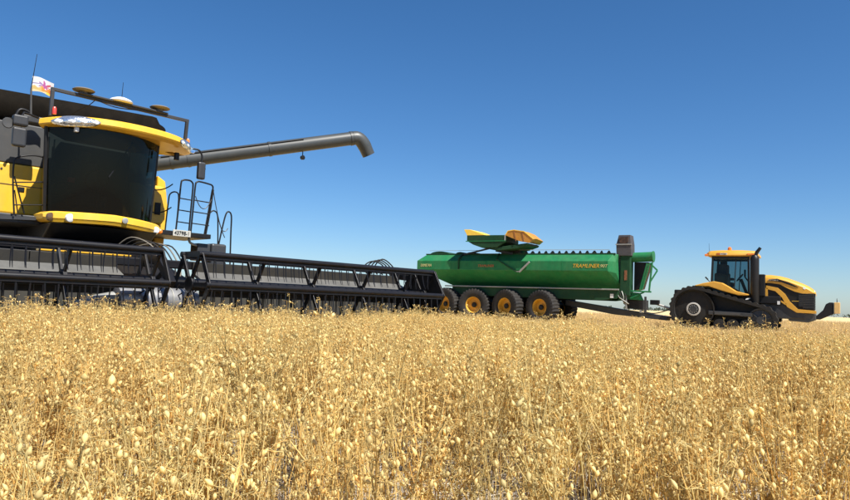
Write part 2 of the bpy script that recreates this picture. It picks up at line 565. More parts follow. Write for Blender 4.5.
# ================================================================== harvester header (platform with reel)
def build_header():
    H = thing('harvester_header', HEADER, (-0.4, 0, 0), 'wide black grain header with tined reel in front of the yellow harvester', 'header')
    Y0, Y1 = -5.2, 5.02
    # rear wall, left and right of the feed opening
    for a, b in ((Y0, -0.62), (0.55, Y1)):
        n = 4
        for i in range(n):
            p, q = a + (b - a) * i / n, a + (b - a) * (i + 1) / n
            MB().box(-0.86, -0.82, p + 0.006, q - 0.006, 1.17, 1.335).build('upper_back_panel', 'panel_grey', H, bevel=0.006)
            MB().box(-0.60, -0.565, p + 0.006, q - 0.006, 0.28, 1.05).build('lower_back_panel', 'sheet_grey', H, bevel=0.006)
        MB().prism([(-0.83, 1.19), (-0.56, 1.08), (-0.53, 1.03), (-0.60, 1.03), (-0.83, 1.14)], 'y', a, b).build('back_ledge', 'ledge_grey', H, bevel=0.006)
        MB().prism([(-0.57, 0.32), (0.28, 0.13), (0.28, 0.09), (-0.57, 0.26)], 'y', a, b).build('deck', 'black', H)
    MB().box(-1.0, -0.87, Y0, Y1, 1.22, 1.345).build('top_beam', 'reel_black', H, bevel=0.015)
    MB().box(-0.98, -0.62, Y0, Y1, 0.18, 0.30).build('bottom_beam', 'reel_black', H, bevel=0.015)
    MB().box(0.26, 0.36, Y0, Y1, 0.07, 0.11).build('cutter_bar', 'steel', H)
    # silver feed drum and its deflector
    dr = MB().lathe([(0.02, -0.82), (0.165, -0.80), (0.175, -0.74), (0.175, 0.30), (0.165, 0.34), (0.02, 0.36)], (-0.33, 0, 0.74), 'y', 28).build('feed_drum', 'steel', H, smooth=40)
    for y in (-0.62, -0.34, -0.06, 0.18):
        MB().lathe([(0.178, -0.012), (0.184, -0.008), (0.184, 0.008), (0.178, 0.012)], (-0.33, y, 0.74), 'y', 28).build('drum_band', 'galv', dr, smooth=40)
        for s in (0.5, 1.1):
            a = s + y
            p = Vector((-0.33 + 0.17 * math.cos(a), y + 0.07, 0.74 + 0.17 * math.sin(a)))
            MB().tube(p, p + Vector((math.cos(a), 0.2, math.sin(a))) * 0.10, 0.009, n=6).build('drum_finger', 'black', dr)
    MB().path([(-0.33, -0.84, 0.74), (-0.30, -1.1, 0.70), (-0.22, -1.55, 0.58)], [0.10, 0.085, 0.06], 16).build('deflector_cone', 'galv', H, smooth=40)
    # reel halves
    RZ, RR = 0.975, 0.5
    angs = [R(60 * k) for k in range(6)]
    tine_me = None
    for half, (a, b, spiders) in enumerate(((0.06, 4.86, (1.16, 2.22, 3.30, 4.30)), (-5.12, -0.46, (-1.62, -2.70, -3.78, -4.70)))):
        reel = MB().tube((0, a, RZ), (0, b, RZ), 0.085, n=16).build('reel', 'reel_black', H, smooth=40)
        for k, an in enumerate(angs):
            cx, cz = RR * math.cos(an), RZ + RR * math.sin(an)
            m = MB()
            m.tube((cx, a, cz), (cx, b, cz), 0.041, n=12)
            m.box(cx - 0.012, cx + 0.012, a + 0.02, b - 0.02, cz - 0.065, cz - 0.03)
            m.build('reel_bat', 'reel_black', reel, smooth=40)
            ys = np.arange(a + 0.10, b - 0.05, 0.152)
            single = k in (0, 1, 5) and (half == 0 or True)
            if single:
                for j, y in enumerate(ys):
                    if half == 1 and y < -3.6:
                        continue
                    if tine_me is None:
                        t = MB().path([(0, 0, 0), (0.004, 0, -0.09), (0.02, 0, -0.19), (0.05, 0, -0.26)], [0.010, 0.009, 0.007, 0.004], 5)
                        o = t.build('tine', 'reel_black', None)
                        tine_me = o.data
                        bpy.data.objects.remove(o)
                    o = bpy.data.objects.new('tine', tine_me)
                    COL.objects.link(o)
                    o.parent = reel
                    org = ORG[H.name]
                    o.location = (cx - org[0], y - org[1], cz - 0.07 - org[2])
                    o.rotation_euler = (rng.normal(0, 0.05), rng.normal(0, 0.06), 0)
            else:
                m = MB()
                for y in ys:
                    m.path([(cx, y, cz - 0.07), (cx + 0.02, y, cz - 0.24), (cx + 0.05, y, cz - 0.32)], [0.009, 0.007, 0.004], 4)
                tag(m.build('tine_row', 'reel_black', reel), kind='stuff')
        ends = (a + 0.03, b - 0.03)
        for y in list(spiders) + list(ends):
            m = MB()
            m.lathe([(0.10, -0.03), (0.12, -0.025), (0.12, 0.025), (0.10, 0.03)], (0, y, RZ), 'y', 16)
            for an in angs:
                m.bar((0.09 * math.cos(an), y, RZ + 0.09 * math.sin(an)), (RR * math.cos(an), y, RZ + RR * math.sin(an)), 0.03, 0.062, up=(-math.sin(an), 0, math.cos(an)))
            m.build('reel_spider', 'reel_black', reel, bevel=0.004)
        for y in ends:
            m = MB()
            for i in range(6):
                p, q = angs[i], angs[(i + 1) % 6]
                m.bar((RR * math.cos(p), y + 0.022, RZ + RR * math.sin(p)), (RR * math.cos(q), y + 0.022, RZ + RR * math.sin(q)), 0.02, 0.085, up=(math.cos((p + q) / 2 + (math.pi if i == 5 else 0)), 0, math.sin((p + q) / 2 + (math.pi if i == 5 else 0))))
            m.build('reel_rim', 'reel_black', reel, bevel=0.004)
    # reel arms and end pieces
    for y in (-5.15, -0.2, 4.95):
        m = MB()
        m.bar((-1.0, y, 1.36), (-0.35, y, 1.30), 0.09, 0.13)
        m.bar((-0.37, y, 1.31), (0.05, y, 0.96), 0.09, 0.12)
        m.build('reel_arm', 'reel_black', H, bevel=0.01)
        MB().tube((-0.85, y + 0.02, 0.8), (-0.2, y + 0.02, 1.2), 0.032, n=10).build('lift_ram', 'black', H, smooth=40)
    hexp = [((RR + 0.03) * math.cos(x), RZ + (RR + 0.03) * math.sin(x)) for x in angs]
    MB().prism(hexp, 'y', 4.895, 4.91).build('end_shield', 'black', H, bevel=0.004)
    for y in (Y0 - 0.01, Y1):
        MB().prism([(-1.0, 0.15), (-1.0, 1.0), (-0.5, 1.0), (0.25, 0.72), (0.95, 0.22), (0.95, 0.12), (0.2, 0.10)], 'y', y, y + 0.05).build('end_divider', 'black', H, bevel=0.01)
    for k in range(4):
        y = 4.55 + 0.09 * k
        pts = [(-0.93, y - 0.32 + 0.05 * k, 1.36), (-0.93, y - 0.38, 1.50), (-0.9, y - 0.22, 1.60 + 0.02 * k), (-0.88, y + 0.02, 1.55), (-0.9, y + 0.16, 1.40), (-0.92, y + 0.3, 1.18)]
        MB().path(smooth_path(pts, 5), 0.013, 7).build('hydraulic_hose', 'rubber', H, smooth=60)
    MB().box(-0.99, -0.86, 4.50, 4.66, 1.42, 1.52).build('hose_block', 'dark_grey', H, bevel=0.01)
    # hoses and chains about the centre
    for k in range(5):
        y = -0.15 + 0.09 * k
        pts = [(-2.3, y + 0.1, 1.55), (-2.0, y + 0.22, 1.72 - 0.03 * k), (-1.7, y + 0.42, 1.60), (-1.35, y + 0.5, 1.28 - 0.02 * k), (-1.02, y + 0.3, 1.02)]
        MB().path(smooth_path(pts, 5), 0.012, 7).build('hydraulic_hose', 'rubber' if k % 3 else 'dome_tan', H, smooth=60)


def smooth_path(pts, n):
    pts = [Vector(p) for p in pts]
    out = []
    for i in range(len(pts) - 1):
        p0, p1, p2, p3 = pts[max(i - 1, 0)], pts[i], pts[i + 1], pts[min(i + 2, len(pts) - 1)]
        for k in range(n):
            t = k / n
            out.append(0.5 * ((2 * p1) + (p2 - p0) * t + (2 * p0 - 5 * p1 + 4 * p2 - p3) * t * t + (3 * p1 - p0 - 3 * p2 + p3) * t ** 3))
    out.append(pts[-1])
    return out


build_header()


# ================================================================== combine harvester
def build_combine():
    C_ = thing('combine_harvester', HEADER, (-5.6, 0, 0), 'big yellow combine harvester with dark glass cab and unloading tube swung out', 'harvester')
    yc = -0.03

    # ---- body behind the cab
    body = MB().box(-9.6, -4.35, -1.55, 1.30, 1.35, 3.62).build('body', 'black', C_, bevel=0.05)
    MB().prism([(-4.3, 2.98), (-4.3, 3.70), (-4.2, 3.70), (-4.2, 2.98)], 'y', -1.72, 1.25).build('upper_front_panel', 'grey', C_, bevel=0.02)
    MB().box(-4.32, -4.16, -1.75, -0.42, 2.10, 2.972).build('lower_front_panel', 'yellow', C_, bevel=0.035)
    MB().prism([(0.9, 2.14), (1.58, 2.18), (1.66, 2.3), (1.66, 2.86), (1.58, 2.96), (0.9, 2.96)], 'x', -4.34, -4.14).build('lower_front_panel', 'yellow', C_, bevel=0.045)
    for yy, zz in ((-1.30, 2.86), (-0.60, 2.86), (-1.30, 2.24), (-0.60, 2.24)):
        MB().lathe([(0.018, 0), (0.018, 0.012), (0.003, 0.014)], (-4.16, yy, zz), 'x', 8).build('panel_bolt', 'dark_grey', C_)
    MB().box(-4.158, -4.145, -1.02, -0.92, 2.50, 2.58).build('panel_latch', 'black', C_, bevel=0.006)
    MB().box(-4.16, -4.152, -1.74, -0.44, 2.60, 2.61).build('panel_seam', 'dark_grey', C_)
    MB().box(-4.15, -4.12, 1.42, 1.54, 2.38, 2.62).build('vent', 'black', C_, bevel=0.01)
    for s in (-1, 1):
        for x0, x1 in ((-6.4, -4.36), (-9.3, -6.42)):
            MB().prism([(s * 1.55, 1.55), (s * 1.76, 1.65), (s * 1.80, 2.6), (s * 1.72, 3.1), (s * 1.55, 3.2)], 'x', x0, x1).build('side_panel', 'yellow', C_, bevel=0.03)
    MB().box(-9.7, -7.3, -1.4, 1.4, 3.62, 3.95).build('engine_deck', 'dark_grey', C_, bevel=0.05)
    MB().prism([(-10.6, 1.2), (-10.4, 2.5), (-9.6, 3.2), (-9.6, 1.3)], 'y', -0.95, 0.95).build('straw_hood', 'yellow', C_, bevel=0.05)

    # ---- grain tank extension: flared dark cover open at the top
    def ring(x0, x1, y0, y1, z, rc, zf):
        pts = []
        for cx, cy, a0 in ((x1 - rc, y1 - rc, 0), (x0 + rc, y1 - rc, 90), (x0 + rc, y0 + rc, 180), (x1 - rc, y0 + rc, 270)):
            for k in range(9):
                a = R(a0 + 90 * k / 8)
                x, y = cx + rc * math.cos(a), cy + rc * math.sin(a)
                pts.append((x, y, zf(x, y) if zf else z))
        return pts
    top = lambda x, y: 4.40 - 0.055 * (abs(y - 0.2) / 1.2) ** 3 - (0.10 if y > 1.5 else 0) - 0.02 * math.sin(y * 3)
    MB().loft([ring(-7.2, -4.42, -1.62, 1.60, 3.70, 0.25, None), ring(-7.3, -4.40, -1.75, 1.72, 4.0, 0.32, None), ring(-7.35, -4.36, -1.82, 1.80, 4.4, 0.45, top)], caps=False).build('tank_extension', 'tank_cover', C_, smooth=50, solid=0.03)
    MB().box(-7.1, -4.5, -1.5, 1.5, 3.63, 3.72).build('grain_tank', 'dark_grey', C_)

    # ---- cab
    def arc(y, front, drop, half=0.95):
        return front - drop * (abs(y - yc) / half) ** 2.2
    cab = MB().prism([(-3.08, -0.92), (-3.08, 0.90), (-4.12, 0.84), (-4.12, -0.64)], 'z', 1.94, 2.08).build('cab', 'black', C_, bevel=0.03)
    MB().box(-4.12, -4.04, -0.52, 0.78, 2.08, 3.5).build('rear_wall', 'interior', cab)
    n = 18
    def screen(z):
        t = (z - 2.06) / (3.52 - 2.06)
        y0, y1 = -0.86 - 0.10 * t, 0.87 + 0.02 * t
        return [(arc(y0 + (y1 - y0) * k / n, -2.74 + 0.10 * t, 0.42), y0 + (y1 - y0) * k / n, z) for k in range(n + 1)]
    MB().loft([screen(2.06 + 1.46 * k / 5) for k in range(6)], caps=False, closed=False).build('windscreen', 'cab_glass', cab, smooth=60)
    for s, yy in ((-1, (-0.87, -0.97)), (1, (0.88, 0.90))):
        y0, y1 = yy
        yb = -0.62 if s < 0 else 0.82
        MB().add([(-3.20, y0, 2.06), (-4.10, yb, 2.06), (-4.10, yb, 3.52), (-3.10, y1, 3.52)], [(0, 1, 2, 3)]).build('side_window', 'cab_glass', cab)
        MB().bar((-3.19, y0 + s * 0.012, 2.02), (-3.08, y1 + s * 0.012, 3.54), 0.055, 0.07).build('pillar', 'black', cab, bevel=0.012)
        MB().bar((-4.10, yb, 2.02), (-4.10, yb, 3.54), 0.05, 0.06).build('pillar', 'black', cab, bevel=0.012)
    # what stands inside the cab
    st = MB().box(-3.95, -3.45, -0.30, 0.22, 2.30, 2.52).box(-4.02, -3.88, -0.28, 0.20, 2.5, 3.15).box(-4.0, -3.9, -0.16, 0.08, 3.15, 3.34).build('seat', 'seat_cloth', cab, bevel=0.04)
    MB().bar((-3.12, -0.04, 2.08), (-3.28, -0.04, 2.72), 0.10, 0.10).build('steering_column', 'interior', cab, bevel=0.02)
    MB().path([(-3.30 + 0.07 * math.sin(a), -0.04 + 0.19 * math.cos(a), 2.76 + 0.17 * math.sin(a)) for a in np.linspace(0, 2 * math.pi, 24, endpoint=False)], 0.016, 6, closed=True).build('steering_wheel', 'black', cab, smooth=60)
    MB().box(-3.75, -3.25, -0.72, -0.48, 2.45, 2.62).box(-3.42, -3.34, -0.80, -0.52, 2.64, 2.90).build('console', 'interior', cab, bevel=0.02)
    MB().box(-3.30, -3.25, -0.52, -0.42, 2.66, 2.74).build('display_light', 'red', cab)
    # wiper
    w = MB().bar((arc(0.3, -2.70, 0.42) + 0.02, 0.30, 3.42), (arc(-0.05, -2.72, 0.42) + 0.03, -0.08, 2.75), 0.022, 0.018)
    w.build('wiper', 'black', cab)

    # ---- roof visor
    roof_x = lambda u: -2.52 - 0.26 * abs(u) ** 2 - (0.30 if u < 0 else 0.42) * abs(u) ** 7

    def outline(inset, z, crown):
        pts = []
        for k in range(33):
            y = -1.10 + (1.62 + 1.10) * k / 32
            u = (y - 0.26) / 1.36
            x = roof_x(u)
            pts.append((x - inset, 0.26 + (y - 0.26) * (1 - inset * 0.6), z - crown * abs(u) ** 2.4))
        pts.append((-3.55 + inset * 0.5, 1.50 - inset, z - crown))
        pts.append((-3.95 + inset * 0.5, 0.9 - inset, z - crown))
        pts.append((-3.95 + inset * 0.5, -0.45 + inset * 0.5, z - crown))
        pts.append((-3.4 + inset * 0.5, -0.92 + inset * 0.5, z - crown))
        return pts
    roof = MB().loft([outline(0.30, 3.535, 0.03), outline(0.10, 3.535, 0.06), outline(0.015, 3.575, 0.075), outline(0.0, 3.60, 0.08), outline(0.012, 3.685, 0.09), outline(0.035, 3.705, 0.09), outline(0.30, 3.745, 0.09), outline(0.7, 3.755, 0.08)]).build('roof', 'yellow', C_, smooth=22)

    def roof_patch(y0, y1, zc, hz, off, taper=2.4):
        m = MB()
        rings = []
        K = 22
        for k in range(K + 1):
            t = -1 + 2 * k / K
            y = (y0 + y1) / 2 + (y1 - y0) / 2 * t
            u = (y - 0.26) / 1.36
            x = roof_x(u)
            z0 = zc - 0.085 * abs(u) ** 2.4
            h = hz * max(0.02, (1 - abs(t) ** taper)) ** 0.5
            rings.append([(x + off * 0.2 - 0.03, y, z0 - h * 1.05), (x + off, y, z0 - h * 0.7), (x + off * 1.3, y, z0), (x + off - 0.012, y, z0 + h * 0.7), (x - 0.06, y, z0 + h * 1.05)])
        return m.loft(rings, caps=False, closed=False)
    for y0, y1 in ((-0.98, -0.32), (1.12, 1.56)):
        hl = roof_patch(y0, y1, 3.622, 0.088, 0.020).build('headlight', 'lamp_silver', roof, smooth=60)
        nn = 4 if y1 < 0 else 3
        for i in range(nn):
            y = y0 + (y1 - y0) * (i + 0.5) / nn
            ww = 0.055 if y1 < 0 else 0.045
            roof_patch(y - ww, y + ww, 3.622, 0.050, 0.023, 2.0).build('lamp', 'lamp_white', hl, smooth=60)
    MB().box(-2.78, -2.70, -0.66, -0.60, 3.42, 3.50).build('camera_box', 'white', roof, bevel=0.01)
    MB().lathe([(0.034, 0), (0.034, 0.08), (0.02, 0.11), (0.002, 0.115)], (-3.02, 1.46, 3.64), 'z', 12).build('beacon', 'amber', roof, smooth=40)
    MB().lathe([(0.034, 0), (0.034, 0.09), (0.02, 0.12), (0.002, 0.125)], (-2.95, -0.92, 3.69), 'z', 12).build('beacon', 'red', roof, smooth=40)

    # ---- bar above the roof with receivers
    rb = MB()
    rb.bar((-3.0, -0.98, 4.11), (-3.0, 1.44, 4.08), 0.055, 0.055)
    rb.bar((-3.0, -0.955, 4.09), (-3.0, -0.955, 3.66), 0.055, 0.055)
    rb.bar((-3.0, 1.41, 4.06), (-3.06, 1.42, 3.62), 0.055, 0.055)
    rb.bar((-3.02, -0.55, 4.135), (-3.02, 1.0, 4.115), 0.20, 0.03)
    bar = rb.build('roof_bar', 'dark_grey', C_, bevel=0.006)
    for y in (-0.47, 0.87):
        MB().lathe([(0.05, 0.0), (0.06, 0.04), (0.165, 0.058), (0.178, 0.072), (0.15, 0.092), (0.08, 0.10), (0.01, 0.102)], (-3.0, y, 4.13), 'z', 28).build('receiver_dome', 'dome_tan', bar, smooth=45)
    MB().lathe([(0.19, 0.0), (0.20, 0.02), (0.17, 0.05), (0.09, 0.085), (0.01, 0.095)], (-3.0, 0.16, 4.135), 'z', 28).build('receiver_dome', 'white', bar, smooth=45)
    MB().tube((-3.05, 0.19, 4.15), (-3.05, 0.20, 4.52), 0.007, 0.004, 6).build('small_aerial', 'black', bar)
    MB().path(smooth_path([(-2.97, -0.3, 4.09), (-2.97, 0.05, 4.03), (-2.98, 0.4, 4.06), (-2.98, 0.7, 4.09)], 5), 0.009, 6).build('cable', 'rubber', bar, smooth=60)
    MB().path(smooth_path([(-3.05, -0.25, 4.1), (-3.1, -0.35, 3.98), (-3.25, -0.5, 3.86), (-3.4, -0.55, 3.78)], 5), 0.008, 6).build('cable', 'rubber', bar, smooth=60)

    # ---- whip aerial at the corner
    ae = MB()
    ae.tube((-3.6, -1.07, 3.70), (-3.6, -1.10, 4.2), 0.02, 0.014, 8)
    aer = ae.build('aerial', 'grey', C_, smooth=50)
    MB().tube((-3.6, -1.10, 4.2), (-3.6, -1.05, 4.8), 0.008, 0.004, 6).build('whip', 'black', aer)
    MB().path(smooth_path([(-3.62, -1.30, 3.66), (-3.62, -1.24, 3.80), (-3.62, -1.12, 3.80), (-3.62, -1.02, 3.72), (-3.62, -0.92, 3.66)], 5), 0.025, 8).build('aerial_bracket', 'black', C_, smooth=60)
    MB().box(-3.75, -3.5, -1.22, -0.86, 3.60, 3.72).build('aerial_mount', 'dark_grey', C_, bevel=0.02)

    # ---- bumper under the windscreen
    def brow(y, off, dz):
        return (arc(y, -2.52, 0.40, 1.0) + off, y, 2.015 + dz - 0.03 * max(0, y) + 0.015 - 0.02 * abs(y))
    rings = []
    for k in range(25):
        y = -0.99 + 2.02 * k / 24
        e = 1.0 - 0.55 * max(0, (abs(y - 0.02) - 0.88) / 0.13) ** 2
        rings.append([brow(y, o, d * e) for o, d in ((-0.45, -0.085), (-0.07, -0.105), (-0.03, -0.095), (-0.012, -0.05), (0.0, -0.035), (-0.012, 0.055), (-0.04, 0.08), (-0.45, 0.10))])
    bump = MB().loft(rings).build('bumper', 'yellow', C_, smooth=24)
    for y, m_, r_ in ((-0.90, 'lamp_dark', 0.062), (-0.66, 'lamp_white', 0.062), (0.86, 'lamp_white', 0.055), (0.99, 'amber', 0.04)):
        x = arc(y, -2.52, 0.40, 1.0)
        MB().lathe([(r_ * 1.05, -0.03), (r_ * 1.1, 0.012), (r_ * 0.9, 0.018), (r_ * 0.5, 0.004 if m_ == 'chrome' else 0.025), (0.004, 0.0 if m_ == 'chrome' else 0.028)], (x + 0.005, y, 1.995 - 0.05 * max(0, y)), 'x', 20, Matrix.Rotation(R(-y * 25), 3, 'Z')).build('bumper_lamp', m_, bump, smooth=40)
    MB().lathe([(0.05, 0.0), (0.05, 0.012), (0.035, 0.016), (0.003, 0.016)], (-2.515, 0.17, 2.03), 'x', 20).build('badge', 'galv', bump, smooth=40)

    # ---- underside and feeder house
    MB().prism([(-2.70, 1.90), (-4.3, 1.90), (-4.4, 1.35), (-3.4, 1.45), (-2.95, 1.72)], 'y', -0.93, 0.84).build('under_cab', 'black', C_, bevel=0.02)
    MB().prism([(-0.96, 0.35), (-0.96, 1.05), (-3.6, 1.85), (-3.9, 1.1), (-3.2, 0.9)], 'y', -0.82, 0.62).build('feeder_house', 'black', C_, bevel=0.03)
    MB().box(-1.06, -0.90, -1.62, -0.38, 1.352, 1.40).build('feeder_cross_bar', 'yellow', C_, bevel=0.01)
    MB().box(-4.6, -3.3, -1.75, -0.85, 1.88, 2.03).build('right_platform', 'dark_grey', C_, bevel=0.02)
    MB().bar((-3.35, -1.75, 1.93), (-3.25, -0.9, 1.98), 0.10, 0.05).build('platform_edge', 'dark_grey', C_)

    # ---- guard rail beside the cab
    X = -3.2
    m = MB()
    m.path(smooth_path([(X, -1.32, 2.02), (X, -1.37, 2.5), (X, -1.38, 2.82), (X, -1.33, 2.93), (X, -1.12, 3.0), (X, -0.94, 2.99), (X, -0.875, 2.90), (X, -0.84, 2.4), (X, -0.81, 1.98)], 4), 0.014, 8)
    m.tube((X, -1.36, 2.52), (X, -0.85, 2.60), 0.012, n=6)
    m.tube((X, -1.33, 2.16), (X, -0.83, 2.22), 0.012, n=6)
    m.tube((X, -1.36, 2.62), (X - 0.04, -1.16, 2.04), 0.012, n=6)
    m.tube((X, -1.34, 2.40), (X - 0.03, -1.26, 2.04), 0.010, n=6)
    m.build('guard_rail', 'black', C_, smooth=60)
    MB().bar((X, -0.80, 1.98), (X + 0.02, -0.86, 3.0), 0.045, 0.03).build('grab_post', 'grey', C_)

    # ---- mirrors
    def mirror(y, z0, z1, x, wide, two):
        mm = MB().box(x - 0.05, x + 0.05, y - wide, y + wide, z0, z1).build('mirror', 'dark_grey', C_, bevel=0.03)
        if two:
            MB().box(x - 0.07, x + 0.06, y - wide * 1.1, y + wide * 1.1, z1 + 0.03, z1 + 0.20).build('mirror_cap', 'dark_grey', mm, bevel=0.03)
        return mm
    mr = mirror(-1.42, 3.05, 3.35, -2.9, 0.10, True)
    MB().path([(-2.9, -1.42, 3.50), (-2.95, -1.36, 3.62), (-3.05, -1.12, 3.60)], 0.018, 8).build('mirror_arm', 'black', mr, smooth=60)
    MB().lathe([(0.02, -0.06), (0.07, -0.04), (0.085, 0.0), (0.075, 0.012), (0.004, 0.008)], (-2.92, -1.585, 3.40), 'x', 18).build('work_lamp', 'grey', mr, smooth=40)
    MB().bar((-2.94, -1.62, 3.47), (-2.94, -1.38, 3.50), 0.03).build('lamp_bracket', 'black', mr)
    mr = mirror(1.70, 3.0, 3.33, -2.9, 0.075, False)
    MB().path(smooth_path([(-2.9, 1.70, 3.32), (-2.9, 1.70, 3.46), (-2.92, 1.62, 3.56), (-3.0, 1.42, 3.54)], 4), 0.018, 8).build('mirror_arm', 'black', mr, smooth=60)
    MB().lathe([(0.02, -0.05), (0.05, -0.03), (0.058, 0.0), (0.05, 0.01), (0.004, 0.006)], (-2.95, 1.53, 3.53), 'x', 16).build('work_lamp', 'chrome', mr, smooth=40)
    MB().box(-3.02, -2.95, 1.20, 1.28, 3.30, 3.44).build('camera_bracket', 'black', mr, bevel=0.01)

    # ---- ladder platform and hand rails on the far side
    X = -3.5
    pf = MB().box(-4.4, -3.32, 1.05, 2.22, 1.93, 2.02).build('platform', 'black', C_, bevel=0.01)
    MB().box(-3.315, -3.30, 1.42, 1.78, 1.925, 2.045).build('number_plate', 'plate_white', pf, bevel=0.004)
    PM = Matrix.Translation((-3.292, 1.60, 1.985)) @ Matrix(((0, 0, 1, 0), (1, 0, 0, 0), (0, 1, 0, 0), (0, 0, 0, 1)))
    text('plate_number', '43798-1', 0.10, PM, 'black', pf, extrude=0.002, width=0.29)
    def hoop(name, pts, r=0.017, n=4):
        return MB().path(smooth_path(pts, n), r, 8).build(name, 'black', pf, smooth=60)
    hoop('hand_rail', [(X, 1.57, 2.0), (X, 1.60, 2.55), (X, 1.62, 2.97), (X, 1.65, 3.03), (X, 1.71, 3.05), (X, 1.80, 3.05), (X, 1.85, 3.02), (X, 1.87, 2.95), (X, 1.86, 2.6), (X, 1.84, 2.0)])
    hoop('hand_rail', [(X, 1.88, 2.0), (X, 1.90, 2.5), (X, 1.92, 2.97), (X, 1.95, 3.04), (X, 2.01, 3.06), (X, 2.22, 3.04), (X, 2.28, 3.02), (X, 2.30, 2.95), (X, 2.28, 2.6), (X, 2.20, 2.0)])
    hoop('hand_rail', [(X - 0.3, 1.50, 2.0), (X - 0.3, 1.53, 2.6), (X - 0.3, 1.56, 2.78), (X - 0.3, 1.68, 2.83), (X - 0.3, 1.74, 2.7), (X - 0.3, 1.72, 2.0)], 0.014)
    for z in (2.22, 2.45, 2.68):
        MB().tube((X, 1.58, z), (X, 1.85, z - 0.01), 0.012, n=6).build('rail_rung', 'black', pf)
        MB().tube((X, 1.90, z), (X, 2.26, z - 0.01), 0.012, n=6).build('rail_rung', 'black', pf)
    MB().bar((X - 0.05, 2.33, 2.95), (X - 0.08, 2.22, 1.98), 0.045, 0.025).build('ladder_stile', 'dark_grey', pf)
    hoop('hand_rail', [(X, 2.26, 2.46), (X, 2.34, 2.52), (X, 2.43, 2.46), (X, 2.46, 2.2), (X, 2.48, 1.85)], 0.014)
    hoop('hand_rail', [(X, 2.50, 1.85), (X, 2.56, 2.2), (X, 2.62, 2.47), (X, 2.68, 2.54), (X, 2.75, 2.46), (X, 2.76, 2.1), (X, 2.78, 1.45)], 0.016)
    for a, b, sag in (((1.93, 2.76), (2.28, 2.74), 0.22), ((2.31, 2.9), (2.62, 2.0), 0.1), ((2.46, 2.35), (2.68, 2.2), 0.14)):
        pts = [(X + 0.01, a[0] + (b[0] - a[0]) * t, a[1] + (b[1] - a[1]) * t - sag * 4 * t * (1 - t)) for t in np.linspace(0, 1, 9)]
        MB().path(pts, 0.009, 5).build('chain', 'dark_grey', pf, smooth=60)
    for z0, z1 in ((2.93, 2.98), (2.50, 2.52)):
        pts = [(X - 0.4 + 0.1 * t, 1.02 + 0.58 * t, z0 + (z1 - z0) * t - 0.13 * 4 * t * (1 - t)) for t in np.linspace(0, 1, 9)]
        MB().path(pts, 0.012, 5).build('chain', 'black', pf, smooth=60)
    MB().box(-3.75, -3.45, 2.02, 2.30, 1.50, 1.84).build('battery_box', 'dark_grey', pf, bevel=0.02)
    MB().box(-3.72, -3.42, 2.31, 2.64, 1.40, 1.86).build('tool_box', 'dark_grey', pf, bevel=0.04)
    MB().path(smooth_path([(-3.5, 1.85, 1.93), (-3.5, 1.88, 1.84), (-3.5, 2.0, 1.80), (-3.5, 2.1, 1.81)], 4), 0.025, 8).build('pipe', 'galv', pf, smooth=60)
    for z in (1.3, 0.95, 0.6):
        MB().box(-3.75, -3.45, 2.25, 2.70, z - 0.02, z + 0.02).build('step', 'dark_grey', pf, bevel=0.006)
    for y in (2.24, 2.71):
        MB().bar((-3.6, y, 1.5), (-3.6, y, 0.55), 0.03, 0.06).build('step_stile', 'dark_grey', pf)

    # ---- unloading tube
    base, E, tip = Vector((-6.45, 0.85, 3.34)), Vector((-3.73, 6.13, 4.77)), Vector((-3.62, 6.50, 4.40))
    d = (E - base).normalized()
    ua = MB().path([base, E - d * 0.02], [0.165, 0.162], 28)
    au = ua.build('unloading_tube', 'auger_grey', C_, smooth=40)
    b1 = E + d * 0.15
    pts = [E - d * 0.05]
    for t in np.linspace(0, 1, 9):
        pts.append((1 - t) ** 2 * E + 2 * t * (1 - t) * b1 + t * t * (b1 * 0.35 + tip * 0.65))
    pts.append(tip)
    MB().path(pts, [0.168] * (len(pts) - 2) + [0.160, 0.155], 28).build('spout', 'auger_grey', au, smooth=50)
    nrm = Vector((d.y, -d.x, 0)).normalized()
    MB().path([base + d * 1.6 + nrm * 0.14 + Vector((0, 0, 0.11)), base + d * 3.2 + nrm * 0.145 + Vector((0, 0, 0.105)), E - d * 1.3 + nrm * 0.145 + Vector((0, 0, 0.105))], 0.014, 6).build('lamp_cable', 'black', au, smooth=60)
    for t in (0.30, 0.36, 0.66, 0.985):
        p = base + (E - base) * t
        MB().path([p - d * 0.03, p + d * 0.03], 0.175, 28).build('tube_flange', 'auger_grey', au, smooth=40)
    p = base + (E - base) * 0.79
    MB().tube(p + Vector((0, 0, -0.15)), p + Vector((0, 0, -0.27)), 0.012, n=6).build('lamp_stem', 'black', au)
    MB().lathe([(0.02, -0.05), (0.05, -0.03), (0.055, 0.03), (0.01, 0.035)], p + Vector((0, 0, -0.31)), 'x', 14).build('work_lamp', 'black', au, smooth=40)
    p = base + (E - base) * 0.40
    MB().tube(p + Vector((0.1, 0, -0.12)), p + Vector((0.14, 0, -0.24)), 0.02, n=6).build('lamp_stem', 'black', au)
    MB().lathe([(0.02, -0.06), (0.06, -0.04), (0.065, 0.03), (0.01, 0.035)], p + Vector((0.15, 0, -0.26)), 'x', 14).build('work_lamp', 'black', au, smooth=40)

    # ---- wheels
    for s in (-1, 1):
        wheel(C_, (-4.55, s * 1.18, 0.86), 0.86, 0.62, 0.45, 'rim_yellow', side=s, lugs=26)
        wheel(C_, (-8.6, s * 1.25, 0.62), 0.62, 0.45, 0.32, 'rim_yellow', side=s, lugs=22)
    MB().tube((-4.55, -0.85, 0.86), (-4.55, 0.85, 0.86), 0.16, n=12).build('axle', 'black', C_)
    MB().tube((-8.6, -1.0, 0.62), (-8.6, 1.0, 0.62), 0.10, n=12).build('axle', 'black', C_)

    # ---- flag on the aerial: printed cloth
    nx, nz = 44, 36
    vs, cols = [], []
